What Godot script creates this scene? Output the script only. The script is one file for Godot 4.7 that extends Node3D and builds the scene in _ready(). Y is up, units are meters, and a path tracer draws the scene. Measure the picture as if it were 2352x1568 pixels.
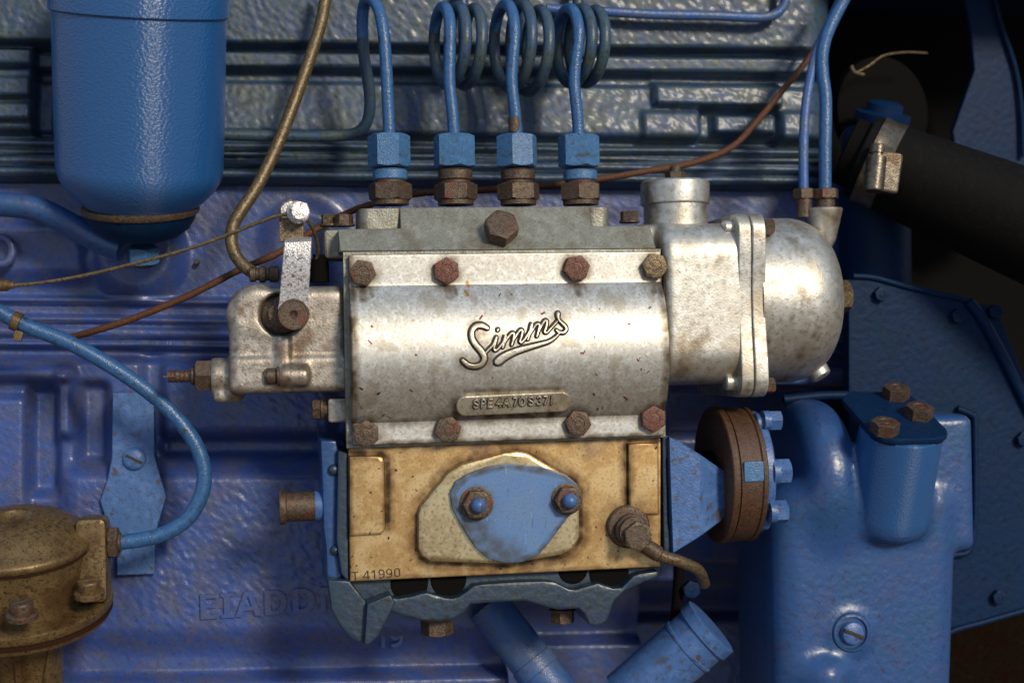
extends Node3D
# An injection pump on a blue engine. Everything is laid out in «u» (0.3 mm) in the pump's own axes (x along the engine,
# y up the pump, z out of the engine); the engine leans LEAN degrees back from the vertical.
const S := 0.0003
const FL := 3266.0
const DIST := 3266.0
const YAW := 9.0
const ROLL := 1.2
const LEAN := 16.0

var R := Basis(Vector3.RIGHT, deg_to_rad(-LEAN))
var UP_ := Vector3(0, cos(deg_to_rad(LEAN)), sin(deg_to_rad(LEAN)))   # the true vertical, in engine axes
var cam_b := Basis(Vector3.UP, deg_to_rad(-YAW)) * Basis(Vector3.BACK, deg_to_rad(-ROLL))
var cam_p := Vector3(-sin(deg_to_rad(YAW)) * DIST, 0, cos(deg_to_rad(YAW)) * DIST)
var mt := {}
var taken := {}
var rng := RandomNumberGenerator.new()
var uv_fn = null           # set while a turned part that needs its own mapping is made

# ---------------------------------------------------------------- measuring
func q(px: float, py: float, z: float) -> Vector3:       # the point of the plane z that stands at that place of the photograph
	var d := cam_b * Vector3(px - 1176.0, 784.0 - py, -FL)
	return cam_p + d * ((z - cam_p.z) / d.z)

func sc(p: Vector3) -> float:                            # units per pixel there
	return (p - cam_p).dot(-cam_b.z) / FL

func poly(pts: Array, z: float) -> PackedVector2Array:
	var o := PackedVector2Array()
	for p in pts:
		var v := q(p[0], p[1], z)
		o.append(Vector2(v.x, v.y))
	return o

# ---------------------------------------------------------------- mesh building
class Soup extends RefCounted:
	var t := PackedVector3Array()

	func tri(a: Vector3, b: Vector3, c: Vector3) -> void:
		if (b - a).cross(c - a).length_squared() > 1e-10:
			t.append(a); t.append(b); t.append(c)

	func quad(a: Vector3, b: Vector3, c: Vector3, d: Vector3) -> void:
		tri(a, b, c); tri(a, c, d)

	func fix(start: int) -> void:                          # outward faces for a closed piece
		var v := 0.0
		var o := t[start] if start < t.size() else Vector3.ZERO
		for i in range(start, t.size(), 3):
			v += (t[i] - o).dot((t[i + 1] - o).cross(t[i + 2] - o))
		if v < 0:
			for i in range(start, t.size(), 3):
				var k := t[i + 1]
				t[i + 1] = t[i + 2]
				t[i + 2] = k

	func cap(r: PackedVector3Array, rev: bool) -> void:
		var n := Vector3.ZERO
		var c := Vector3.ZERO
		for i in r.size():
			n += r[i].cross(r[(i + 1) % r.size()])
			c += r[i]
		c /= r.size()
		if n.length() < 1e-6:
			return
		n = n.normalized()
		var x := n.cross(Vector3(0.31, 0.77, 0.55)).normalized()
		var y := n.cross(x)
		var p2 := PackedVector2Array()
		for v in r:
			p2.append(Vector2((v - c).dot(x), (v - c).dot(y)))
		var ix := Geometry2D.triangulate_polygon(p2)
		for i in range(0, ix.size(), 3):
			var a := r[ix[i]]
			var b := r[ix[i + 1]]
			var d := r[ix[i + 2]]
			if ((b - a).cross(d - a).dot(n) < 0) != rev:
				tri(a, d, b)
			else:
				tri(a, b, d)

	func loft(rings: Array, cap0 := true, cap1 := true) -> void:
		var s := t.size()
		for k in rings.size() - 1:
			var a: PackedVector3Array = rings[k]
			var b: PackedVector3Array = rings[k + 1]
			var n := a.size()
			for i in n:
				var j := (i + 1) % n
				quad(a[i], a[j], b[j], b[i])
		if cap0: cap(rings[0], true)
		if cap1: cap(rings[-1], false)
		fix(s)

	func axes(axis: Vector3) -> Basis:
		var z := axis.normalized()
		var x := (Vector3.UP if absf(z.y) < 0.8 else Vector3.BACK).cross(z).normalized()
		return Basis(x, z.cross(x), z)

	func lathe(org: Vector3, axis: Vector3, prof: Array, n := 40) -> void:      # prof: [r, h] pairs
		var b := axes(axis)
		var rings := []
		for p in prof:
			var r := PackedVector3Array()
			for i in n:
				var a := TAU * i / n
				r.append(org + b * Vector3(cos(a) * p[0], sin(a) * p[0], p[1]))
			rings.append(r)
		loft(rings, prof[0][0] > 0.01, prof[-1][0] > 0.01)

	func hexr(a: float, ap: float) -> float:
		return ap / cos(fposmod(a + PI / 6, PI / 3) - PI / 6)

	# hexagon of half width ap from 0 to h along axis; top and bottom chamfers; hole > 0 leaves a dimple
	func hexa(org: Vector3, b: Basis, ap: float, h: float, rot := 0.0, both := false, dimple := 0.55) -> void:
		var n := 36
		var rings := []
		var lev := []
		if both:
			lev = [[0.0, 0], [0.0, 1], [0.0, 2], [0.0, 3]]
		else:
			lev = [[0.0, 1], [0.0, 2], [0.0, 3]]
		for l in lev:
			var r := PackedVector3Array()
			for i in n:
				var a := TAU * i / n
				var hr := hexr(a, ap)
				var ch := (hr - ap * 0.94) * 0.5
				var rr := hr
				var z := 0.0
				match l[1]:
					0: rr = ap * 0.94
					1: z = ch if both else 0.0
					2: z = h - ch
					3: rr = ap * 0.94; z = h
				r.append(org + b * Vector3(cos(a + rot) * rr, sin(a + rot) * rr, z))
			rings.append(r)
		if dimple > 0:
			for e in [[dimple, h], [dimple * 0.93, h - ap * 0.07], [dimple * 0.55, h - ap * 0.05], [dimple * 0.5, h - ap * 0.02]]:
				var r := PackedVector3Array()
				for i in n:
					var a := TAU * i / n + rot
					r.append(org + b * Vector3(cos(a) * ap * e[0], sin(a) * ap * e[0], e[1]))
				rings.append(r)
		loft(rings)

	func inset(p: PackedVector2Array, d: float) -> PackedVector2Array:
		var o := PackedVector2Array()
		var n := p.size()
		var area := 0.0
		for i in n:
			area += p[i].cross(p[(i + 1) % n])
		var sg := 1.0 if area > 0 else -1.0
		for i in n:
			var e0 := (p[i] - p[(i + n - 1) % n]).normalized()
			var e1 := (p[(i + 1) % n] - p[i]).normalized()
			var m := (Vector2(-e0.y, e0.x) + Vector2(-e1.y, e1.x)) * sg
			if m.length() < 0.05:
				m = Vector2(-e1.y, e1.x) * sg
			m = m.normalized()
			var cosv := maxf(m.dot(Vector2(-e1.y, e1.x) * sg), 0.5)
			o.append(p[i] + m * d / cosv)
		return o

	func prism(p: PackedVector2Array, z0: float, z1: float, bev := 4.0, xf := Transform3D(), back := false) -> void:
		var rings := []
		var lev := [[z0, 0.0], [z1 - bev, 0.0], [z1 - bev * 0.3, bev * 0.3], [z1, bev]]
		if back:
			lev = [[z0, bev], [z0 + bev * 0.3, bev * 0.3], [z0 + bev, 0.0]] + lev.slice(1)
		for l in lev:
			var o := inset(p, l[1]) if l[1] > 0 else p
			var r := PackedVector3Array()
			for v in o:
				r.append(xf * Vector3(v.x, v.y, l[0]))
			rings.append(r)
		loft(rings)

	func rrect(w: float, h: float, rad: float, seg := 5) -> PackedVector2Array:
		var o := PackedVector2Array()
		var cs := [Vector2(w - rad, h - rad), Vector2(rad - w, h - rad), Vector2(rad - w, rad - h), Vector2(w - rad, rad - h)]
		for k in 4:
			for i in seg + 1:
				var a := PI / 2 * (k + float(i) / seg)
				o.append(cs[k] + Vector2(cos(a), sin(a)) * rad)
		return o

	func box(c: Vector3, half: Vector3, bev := 4.0, b := Basis()) -> void:
		prism(rrect(half.x, half.y, bev * 1.5, 3), -half.z, half.z, bev, Transform3D(b, c), true)

	func spline(p: Array, sub: int) -> PackedVector3Array:
		var o := PackedVector3Array()
		for i in p.size() - 1:
			var a: Vector3 = p[maxi(i - 1, 0)]
			var b: Vector3 = p[i]
			var c: Vector3 = p[i + 1]
			var d: Vector3 = p[mini(i + 2, p.size() - 1)]
			for k in sub:
				o.append(b.cubic_interpolate(c, a, d, float(k) / sub))
		o.append(p[-1])
		return o

	func tube(path: PackedVector3Array, rad: float, n := 14, ends := true, wob := 0.0) -> void:
		var rings := []
		var t0 := (path[1] - path[0]).normalized()
		var x := axes(t0).x
		for i in path.size():
			var tg := (path[mini(i + 1, path.size() - 1)] - path[maxi(i - 1, 0)]).normalized()
			x = (x - tg * x.dot(tg)).normalized()
			var y := tg.cross(x)
			var rr := rad * (1.0 + wob * sin(i * 1.7) * sin(i * 0.61))
			var r := PackedVector3Array()
			for k in n:
				var a := TAU * k / n
				r.append(path[i] + (x * cos(a) + y * sin(a)) * rr)
			rings.append(r)
		loft(rings, ends, ends)

func numbered(n: String, parent: Node) -> String:
	var key := [parent.get_instance_id(), n]
	taken[key] = taken.get(key, -1) + 1
	return n if taken[key] == 0 else "%s_%03d" % [n, taken[key]]

func thing(called: String, label: String, category: String, at: Vector3, group := "") -> Node3D:
	var o := Node3D.new()
	o.name = numbered(called, self)
	add_child(o, true)
	o.position = R * at * S
	o.set_meta("label", label)
	o.set_meta("category", category)
	if group: o.set_meta("group", group)
	return o

func base_of(parent: Node) -> Vector3:
	var p := parent
	while p.get_parent() != self and p != self:
		p = p.get_parent()
	return (p as Node3D).position if p != self else Vector3.ZERO

func soup_mesh(t: PackedVector3Array, crease: float, off: Vector3, turn: bool, rect := Rect2()) -> ArrayMesh:
	var n := t.size()
	var pos := PackedVector3Array()
	pos.resize(n)
	var fn := PackedVector3Array()
	fn.resize(n / 3)
	var at := {}
	for i in range(0, n, 3):
		fn[i / 3] = (t[i + 1] - t[i]).cross(t[i + 2] - t[i])
		for k in 3:
			var key := Vector3i((t[i + k] * 20.0).round())
			if at.has(key): at[key].append(i / 3)
			else: at[key] = [i / 3]
	var nor := PackedVector3Array()
	nor.resize(n)
	var lim := cos(deg_to_rad(crease))
	for i in n:
		var f := fn[i / 3].normalized()
		var s := Vector3.ZERO
		for k in at[Vector3i((t[i] * 20.0).round())]:
			if f.dot(fn[k].normalized()) > lim:
				s += fn[k]
		var m: int = i - i % 3 + [0, 2, 1][i % 3]
		var v := t[i] * S
		var w := s.normalized()
		pos[m] = (R * v if turn else v) - off
		nor[m] = R * w if turn else w
	var a := []
	a.resize(Mesh.ARRAY_MAX)
	a[Mesh.ARRAY_VERTEX] = pos
	a[Mesh.ARRAY_NORMAL] = nor
	if uv_fn != null:
		var uv := PackedVector2Array()
		uv.resize(n)
		for i in n:
			var k: int = i - i % 3 + [0, 2, 1][i % 3]
			uv[k] = uv_fn.call(t[i])
		for i in range(0, n, 3):          # the seam
			for k in 3:
				if uv[i + k].y < 0.25 and maxf(uv[i].y, maxf(uv[i + 1].y, uv[i + 2].y)) > 0.75: uv[i + k].y += 1.0
		a[Mesh.ARRAY_TEX_UV] = uv
	elif rect.size.x > 0:
		var uv := PackedVector2Array()
		uv.resize(n)
		for i in n:
			var v := t[i]
			var k: int = i - i % 3 + [0, 2, 1][i % 3]
			uv[k] = Vector2((v.x - rect.position.x) / rect.size.x, 1.0 - (v.y - rect.position.y) / rect.size.y)
		a[Mesh.ARRAY_TEX_UV] = uv
	var m := ArrayMesh.new()
	m.add_surface_from_arrays(Mesh.PRIMITIVE_TRIANGLES, a)
	return m

func commit(called: String, s: Soup, m: String, parent: Node, crease := 38.0, rect := Rect2()) -> MeshInstance3D:
	var o := MeshInstance3D.new()
	o.name = numbered(called, parent)
	o.mesh = soup_mesh(s.t, crease, base_of(parent), true, rect)
	o.material_override = mt[m]
	parent.add_child(o, true)
	return o

func smooth(called: String, v: PackedVector3Array, ix: PackedInt32Array, m: String, parent: Node) -> MeshInstance3D:   # indexed, all smooth; ix clockwise
	var off := base_of(parent)
	var pos := PackedVector3Array()
	pos.resize(v.size())
	for i in v.size():
		pos[i] = R * v[i] * S - off
	var a := []
	a.resize(Mesh.ARRAY_MAX)
	a[Mesh.ARRAY_VERTEX] = pos
	a[Mesh.ARRAY_INDEX] = ix
	var st := SurfaceTool.new()
	st.create_from_arrays(a)
	st.generate_normals()
	var o := MeshInstance3D.new()
	o.name = numbered(called, parent)
	o.mesh = st.commit()
	o.material_override = mt[m]
	parent.add_child(o, true)
	return o

func local_mesh(s: Soup, crease := 38.0) -> ArrayMesh:
	return soup_mesh(s.t, crease, Vector3.ZERO, false)

func place(called: String, mesh: Mesh, m: String, parent: Node, at: Vector3, b := Basis(), label := "") -> MeshInstance3D:
	var o := MeshInstance3D.new()
	o.name = numbered(called, parent)
	o.mesh = mesh
	o.material_override = mt[m]
	o.transform = Transform3D(R * b, R * at * S - base_of(parent))
	if label: o.set_meta("label", label)
	parent.add_child(o, true)
	return o

func path(pts: Array, sub := 8) -> PackedVector3Array:
	var v := []
	for p in pts:
		v.append(q(p[0], p[1], p[2]))
	return Soup.new().spline(v, sub)

# ---------------------------------------------------------------- distance fields, meshed as surface nets
func smin(a: float, b: float, k: float) -> float:
	var h := maxf(k - absf(a - b), 0.0) / k
	return minf(a, b) - h * h * k * 0.25

func smax(a: float, b: float, k: float) -> float:
	return -smin(-a, -b, k)

func sdb(p: Vector3, lo: Vector3, hi: Vector3, r: float) -> float:
	var d := (p - (lo + hi) * 0.5).abs() - (hi - lo) * 0.5 + Vector3(r, r, r)
	return Vector3(maxf(d.x, 0), maxf(d.y, 0), maxf(d.z, 0)).length() + minf(maxf(d.x, maxf(d.y, d.z)), 0) - r

func sdc(p: Vector3, a: Vector3, b: Vector3, rad: float, r: float) -> float:   # cylinder from a to b with rounded rims
	var ax := b - a
	var l := ax.length()
	ax /= l
	var h := (p - a).dot(ax)
	var d := Vector2((p - a - ax * h).length() - rad + r, absf(h - l * 0.5) - l * 0.5 + r)
	return minf(maxf(d.x, d.y), 0) + Vector2(maxf(d.x, 0), maxf(d.y, 0)).length() - r

func nets(lo: Vector3, hi: Vector3, cell: float, f: Callable) -> Array:
	var nx := int(ceil((hi.x - lo.x) / cell)) + 1
	var ny := int(ceil((hi.y - lo.y) / cell)) + 1
	var nz := int(ceil((hi.z - lo.z) / cell)) + 1
	var val := PackedFloat32Array()
	val.resize(nx * ny * nz)
	var bs := 4
	var reach := bs * cell * 0.5 * 1.74 * 1.25
	for bz in range(0, nz, bs):
		for by in range(0, ny, bs):
			for bx in range(0, nx, bs):
				var d: float = f.call(lo + Vector3(bx + 1.5, by + 1.5, bz + 1.5) * cell)
				var far := absf(d) > reach
				for z in range(bz, mini(bz + bs, nz)):
					for y in range(by, mini(by + bs, ny)):
						for x in range(bx, mini(bx + bs, nx)):
							val[(z * ny + y) * nx + x] = d if far else f.call(lo + Vector3(x, y, z) * cell)
	var id := PackedInt32Array()
	id.resize(nx * ny * nz)
	id.fill(-1)
	var v := PackedVector3Array()
	var co := [0, 1, nx, nx + 1, nx * ny, nx * ny + 1, nx * ny + nx, nx * ny + nx + 1]
	var ed := [[0, 1], [2, 3], [4, 5], [6, 7], [0, 2], [1, 3], [4, 6], [5, 7], [0, 4], [1, 5], [2, 6], [3, 7]]
	for z in nz - 1:
		for y in ny - 1:
			for x in nx - 1:
				var b := (z * ny + y) * nx + x
				var neg := 0
				for k in 8:
					if val[b + co[k]] < 0: neg += 1
				if neg == 0 or neg == 8: continue
				var s := Vector3.ZERO
				var c := 0
				for e in ed:
					var d0 := val[b + co[e[0]]]
					var d1 := val[b + co[e[1]]]
					if (d0 < 0) != (d1 < 0):
						var t := d0 / (d0 - d1)
						s += Vector3(e[0] & 1, (e[0] >> 1) & 1, e[0] >> 2).lerp(Vector3(e[1] & 1, (e[1] >> 1) & 1, e[1] >> 2), t)
						c += 1
				id[b] = v.size()
				v.append(lo + (Vector3(x, y, z) + s / c) * cell)
	var ix := PackedInt32Array()
	var st := [1, nx, nx * ny]
	for z in range(1, nz - 1):
		for y in range(1, ny - 1):
			for x in range(1, nx - 1):
				var b := (z * ny + y) * nx + x
				for ax in 3:
					var d0 := val[b]
					var d1 := val[b + st[ax]]
					if (d0 < 0) == (d1 < 0): continue
					var u: int = st[(ax + 1) % 3]
					var w: int = st[(ax + 2) % 3]
					var i0 := id[b - u - w]
					var i1 := id[b - w]
					var i2 := id[b]
					var i3 := id[b - u]
					if i0 < 0 or i1 < 0 or i2 < 0 or i3 < 0: continue
					if d0 < 0: ix.append_array([i0, i2, i1, i0, i3, i2])
					else: ix.append_array([i0, i1, i2, i0, i2, i3])
	return [v, ix]

func casting(called: String, lo: Vector3, hi: Vector3, cell: float, f: Callable, m: String, parent: Node) -> MeshInstance3D:
	var r := nets(lo, hi, cell, f)
	return smooth(called, r[0], r[1], m, parent)

# a cast face: heights over a grid of the plane z0, closed at the back by a skirt
func face(called: String, x0: float, x1: float, y0: float, y1: float, step: float, z0: float, f: Callable, m: String, parent: Node, skirt := 250.0) -> MeshInstance3D:
	var nx := int((x1 - x0) / step) + 1
	var ny := int((y1 - y0) / step) + 1
	var v := PackedVector3Array()
	for j in ny + 2:
		for i in nx + 2:
			var ii := clampi(i - 1, 0, nx - 1)
			var jj := clampi(j - 1, 0, ny - 1)
			var px := x0 + ii * step
			var py := y0 + jj * step
			var p := q(px, py, z0)
			p.z += f.call(px, py) if (i == ii + 1 and j == jj + 1) else -skirt
			v.append(p)
	var ix := PackedInt32Array()
	var w := nx + 2
	for j in ny + 1:
		for i in nx + 1:
			var a := j * w + i
			ix.append_array([a, a + 1, a + w + 1, a, a + w + 1, a + w])
	return smooth(called, v, ix, m, parent)

# ---------------------------------------------------------------- materials
func grain(size: int, sd: int, freq: float, oct := 4, cell := false) -> PackedByteArray:
	var n := FastNoiseLite.new()
	n.seed = sd
	n.noise_type = FastNoiseLite.TYPE_CELLULAR if cell else FastNoiseLite.TYPE_SIMPLEX_SMOOTH
	n.frequency = freq / size
	n.fractal_octaves = oct
	n.fractal_type = FastNoiseLite.FRACTAL_NONE if cell else FastNoiseLite.FRACTAL_FBM
	var im := n.get_seamless_image(size, size)
	im.convert(Image.FORMAT_L8)
	return im.get_data()

func paint(size: int, base: Color, layers: Array) -> ImageTexture:      # layers: [noise, from, to, colour, strength]
	var out := PackedByteArray()
	out.resize(size * size * 3)
	var lut := []
	for l in layers:
		var t := PackedFloat32Array()
		t.resize(256)
		for i in 256:
			t[i] = smoothstep(l[1], l[2], i / 255.0) * l[4]
		lut.append(t)
	var nl := layers.size()
	for i in size * size:
		var c := base
		for k in nl:
			var w: float = lut[k][layers[k][0][i]]
			if w > 0.0: c = c.lerp(layers[k][3], w)
		out[i * 3] = int(c.r * 255)
		out[i * 3 + 1] = int(c.g * 255)
		out[i * 3 + 2] = int(c.b * 255)
	return ImageTexture.create_from_image(Image.create_from_data(size, size, false, Image.FORMAT_RGB8, out))

# a surface with its own stains: rect in engine units, spots: [[points], radius, strength, colour index]
func stained(key: String, like: String, rect: Rect2, w: int, base: Color, layers: Array, spots: Array, tones: Array, rough: float, metal: float) -> void:
	var h := int(w * rect.size.y / rect.size.x)
	var n := 512
	var wt := []
	for k in tones.size():
		var f := PackedFloat32Array()
		f.resize(w * h)
		wt.append(f)
	var px := w / rect.size.x
	for sp in spots:
		var pts: Array = sp[0]
		var rad: float = sp[1] * px
		var f: PackedFloat32Array = wt[sp[3]]
		for i in maxi(pts.size() - 1, 1):
			var a: Vector2 = pts[i]
			var b: Vector2 = pts[mini(i + 1, pts.size() - 1)]
			var m := maxi(1, int(a.distance_to(b) * px / (rad * 0.3)))
			for j in m:
				var c := a.lerp(b, float(j) / m)
				var cx := (c.x - rect.position.x) * px
				var cy := (rect.end.y - c.y) * px
				for y in range(maxi(0, int(cy - rad)), mini(h, int(cy + rad) + 1)):
					for x in range(maxi(0, int(cx - rad)), mini(w, int(cx + rad) + 1)):
						var d := Vector2(x - cx, y - cy).length() / rad
						if d < 1.0:
							var v: float = (1.0 - smoothstep(0.25, 1.0, d)) * sp[2]
							if v > f[y * w + x]: f[y * w + x] = v
		wt[sp[3]] = f
	var na := grain(n, 41, 9, 5)
	var out := PackedByteArray()
	out.resize(w * h * 3)
	for y in h:
		for x in w:
			var i := y * w + x
			var j := (y % n) * n + x % n
			var c := base
			for l in layers:
				var v: float = smoothstep(l[1], l[2], l[0][j] / 255.0) * l[4]
				if v > 0: c = c.lerp(l[3], v)
			var nz := 0.45 + 0.7 * smoothstep(0.2, 0.85, na[j] / 255.0)
			for k in tones.size():
				if wt[k][i] > 0: c = c.lerp(tones[k], clampf(wt[k][i] * nz, 0, 0.95))
			out[i * 3] = int(clampf(c.r, 0, 1) * 255)
			out[i * 3 + 1] = int(clampf(c.g, 0, 1) * 255)
			out[i * 3 + 2] = int(clampf(c.b, 0, 1) * 255)
	var m: StandardMaterial3D = mt[like].duplicate()
	m.resource_name = key
	m.albedo_color = Color.WHITE
	m.albedo_texture = ImageTexture.create_from_image(Image.create_from_data(w, h, false, Image.FORMAT_RGB8, out))
	m.uv1_triplanar = false
	m.uv1_world_triplanar = false
	m.uv1_scale = Vector3.ONE
	m.normal_enabled = false
	m.texture_repeat = false
	m.roughness = rough
	m.metallic = metal
	mt[key] = m

func xy(v: Vector3) -> Vector2: return Vector2(v.x, v.y)

func relief(sd: int, freq: float, oct: int, strength: float, cell := false, size := 512) -> NoiseTexture2D:
	var n := FastNoiseLite.new()
	n.seed = sd
	n.noise_type = FastNoiseLite.TYPE_CELLULAR if cell else FastNoiseLite.TYPE_SIMPLEX_SMOOTH
	n.frequency = freq / size
	n.fractal_octaves = oct
	var t := NoiseTexture2D.new()
	t.width = size
	t.height = size
	t.seamless = true
	t.as_normal_map = true
	t.bump_strength = strength
	t.noise = n
	return t

func mat(key: String, albedo: Texture2D, rough: float, metal: float, norm: Texture2D, ns: float, tiles: float, tint := Color.WHITE, coat := 0.0, spec := 0.5) -> void:
	var m := StandardMaterial3D.new()
	m.resource_name = key
	m.albedo_color = tint
	m.albedo_texture = albedo
	m.roughness = rough
	m.metallic = metal
	m.metallic_specular = spec
	if norm:
		m.normal_enabled = true
		m.normal_texture = norm
		m.normal_scale = ns
	m.uv1_triplanar = true
	m.uv1_world_triplanar = true
	m.uv1_scale = Vector3.ONE * tiles
	m.uv1_triplanar_sharpness = 4.0
	if coat > 0:
		m.clearcoat_enabled = true
		m.clearcoat = coat
		m.clearcoat_roughness = 0.14
	mt[key] = m

func materials() -> void:
	var g1 := grain(512, 1, 5, 5)        # broad clouds
	var g2 := grain(512, 2, 24, 4)       # mottling
	var g3 := grain(512, 3, 90, 3)       # specks
	var g4 := grain(512, 4, 9, 5)
	var g5 := grain(512, 5, 45, 3)
	var n_fine := relief(11, 150, 3, 3.0)
	var n_cast := relief(12, 42, 4, 7.0)
	var n_orange := relief(13, 34, 2, 4.0)
	var n_lump := relief(14, 22, 3, 9.0)
	var brown := Color(0.30, 0.22, 0.14)
	var dark := Color(0.10, 0.08, 0.07)
	var red := Color(0.42, 0.10, 0.07)
	var alu := paint(512, Color(0.73, 0.715, 0.68), [[g2, 0.40, 0.8, Color(0.81, 0.805, 0.79), 0.8], [g5, 0.5, 0.85, Color(0.52, 0.50, 0.46), 0.5], [g1, 0.52, 0.85, Color(0.58, 0.52, 0.42), 0.5], [g4, 0.62, 0.9, brown, 0.4], [g3, 0.80, 0.88, dark, 0.45]])
	var headc := paint(512, Color(0.52, 0.515, 0.47), [[g2, 0.45, 0.8, Color(0.60, 0.60, 0.56), 0.8], [g5, 0.5, 0.85, Color(0.42, 0.40, 0.35), 0.5], [g4, 0.55, 0.85, Color(0.37, 0.32, 0.24), 0.6], [g3, 0.79, 0.86, dark, 0.5]])
	var endc := paint(512, Color(0.60, 0.565, 0.52), [[g2, 0.4, 0.75, Color(0.70, 0.67, 0.63), 0.8], [g5, 0.5, 0.8, Color(0.44, 0.39, 0.34), 0.6], [g4, 0.58, 0.85, Color(0.36, 0.27, 0.19), 0.6], [g3, 0.77, 0.86, dark, 0.5]])
	var gold := paint(512, Color(0.64, 0.51, 0.33), [[g2, 0.45, 0.8, Color(0.74, 0.62, 0.42), 0.8], [g1, 0.5, 0.78, Color(0.47, 0.38, 0.33), 0.75], [g5, 0.5, 0.85, Color(0.42, 0.31, 0.19), 0.6], [g3, 0.72, 0.82, dark, 0.75]])
	var blue := paint(512, Color(0.12, 0.345, 0.56), [[g1, 0.45, 0.8, Color(0.11, 0.35, 0.52), 0.8], [g4, 0.5, 0.85, Color(0.19, 0.33, 0.52), 0.6], [g5, 0.68, 0.85, Color(0.14, 0.19, 0.28), 0.5], [g3, 0.80, 0.85, brown, 0.7]])
	var blued := paint(512, Color(0.21, 0.30, 0.535), [[g1, 0.42, 0.75, Color(0.29, 0.31, 0.46), 0.8], [g4, 0.45, 0.8, Color(0.30, 0.32, 0.42), 0.6], [g2, 0.55, 0.85, Color(0.36, 0.37, 0.43), 0.4], [g5, 0.64, 0.85, Color(0.20, 0.20, 0.27), 0.5], [g3, 0.80, 0.86, Color(0.30, 0.20, 0.10), 0.7]])
	var headblue := paint(512, Color(0.23, 0.30, 0.35), [[g1, 0.42, 0.75, Color(0.29, 0.31, 0.29), 0.9], [g4, 0.45, 0.8, Color(0.21, 0.28, 0.42), 0.8], [g2, 0.5, 0.85, Color(0.36, 0.35, 0.31), 0.4], [g5, 0.58, 0.85, Color(0.17, 0.15, 0.12), 0.6], [g2, 0.62, 0.85, Color(0.18, 0.15, 0.11), 0.5]])
	var teal := paint(512, Color(0.15, 0.245, 0.32), [[g4, 0.45, 0.8, Color(0.16, 0.23, 0.34), 0.8], [g2, 0.55, 0.85, Color(0.20, 0.26, 0.27), 0.6], [g5, 0.6, 0.85, Color(0.17, 0.14, 0.12), 0.6], [g3, 0.76, 0.83, brown, 0.8]])
	var rust := paint(512, Color(0.33, 0.28, 0.23), [[g2, 0.45, 0.75, Color(0.40, 0.33, 0.26), 0.9], [g5, 0.5, 0.75, Color(0.25, 0.17, 0.12), 0.7], [g4, 0.66, 0.78, Color(0.42, 0.20, 0.14), 0.6], [g3, 0.65, 0.8, dark, 0.5]])
	var redrust := paint(512, Color(0.42, 0.24, 0.19), [[g2, 0.45, 0.75, Color(0.46, 0.30, 0.24), 0.9], [g5, 0.45, 0.7, Color(0.30, 0.20, 0.16), 0.8], [g3, 0.65, 0.8, dark, 0.5]])
	var chipped := paint(512, Color(0.27, 0.45, 0.62), [[g2, 0.45, 0.8, Color(0.33, 0.50, 0.66), 0.9], [g5, 0.50, 0.75, Color(0.24, 0.39, 0.55), 0.7], [g5, 0.74, 0.82, Color(0.36, 0.30, 0.24), 0.7], [g4, 0.80, 0.86, brown, 0.6]])
	var fibre := paint(512, Color(0.36, 0.24, 0.15), [[g2, 0.45, 0.8, Color(0.42, 0.29, 0.18), 0.8], [g5, 0.5, 0.8, Color(0.22, 0.13, 0.08), 0.6], [g3, 0.7, 0.8, dark, 0.4]])
	var olive := paint(512, Color(0.42, 0.36, 0.26), [[g2, 0.45, 0.8, Color(0.50, 0.44, 0.32), 0.8], [g5, 0.5, 0.8, Color(0.26, 0.19, 0.12), 0.7], [g3, 0.66, 0.8, dark, 0.6]])
	var liftc := paint(512, Color(0.50, 0.44, 0.30), [[g2, 0.45, 0.8, Color(0.56, 0.50, 0.36), 0.8], [g1, 0.5, 0.8, Color(0.38, 0.28, 0.17), 0.7], [g5, 0.55, 0.8, Color(0.33, 0.26, 0.17), 0.6], [g3, 0.70, 0.8, dark, 0.7]])
	var bright := paint(512, Color(0.80, 0.80, 0.80), [[g5, 0.58, 0.72, Color(0.55, 0.52, 0.50), 0.6], [g2, 0.70, 0.78, Color(0.36, 0.32, 0.29), 0.7], [g3, 0.7, 0.78, red, 0.8]])
	var rubber := paint(512, Color(0.055, 0.05, 0.045), [[g2, 0.5, 0.85, Color(0.10, 0.085, 0.06), 0.8], [g5, 0.6, 0.85, Color(0.15, 0.12, 0.08), 0.5]])
	var soil := paint(512, Color(0.42, 0.34, 0.25), [[g2, 0.45, 0.8, Color(0.50, 0.42, 0.32), 0.8], [g5, 0.5, 0.8, Color(0.30, 0.23, 0.16), 0.7]])
	mat("aluminium", alu, 0.47, 0.8, n_fine, 0.06, 3.6)
	mat("aluminium_lettering", alu, 0.38, 0.8, n_fine, 0.05, 3.6, Color(1.05, 1.03, 0.98))
	mat("head_aluminium", headc, 0.50, 0.6, n_fine, 0.15, 3.6)
	mat("end_aluminium", endc, 0.46, 0.7, n_fine, 0.1, 3.6)
	mat("gold", gold, 0.45, 0.5, n_fine, 0.14, 3.6)
	mat("gold_pad", gold, 0.40, 0.55, n_fine, 0.1, 5.1, Color(1.1, 1.12, 1.15))
	mat("blue_gloss", blue, 0.30, 0.0, n_orange, 0.13, 3.0, Color.WHITE, 0.9)
	mt.blue_gloss.uv1_scale = Vector3(1.6, 6, 1.6)
	var bowl: StandardMaterial3D = mt.blue_gloss.duplicate()      # brushed-on gloss that ran down: its sheen is drawn out lengthwise
	bowl.uv1_triplanar = false
	bowl.uv1_world_triplanar = false
	bowl.uv1_scale = Vector3(2.2, 3, 1)
	bowl.albedo_texture = null
	bowl.albedo_color = Color(0.10, 0.31, 0.53)
	bowl.roughness = 0.32
	bowl.metallic_specular = 1.0
	bowl.clearcoat_enabled = false
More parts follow.
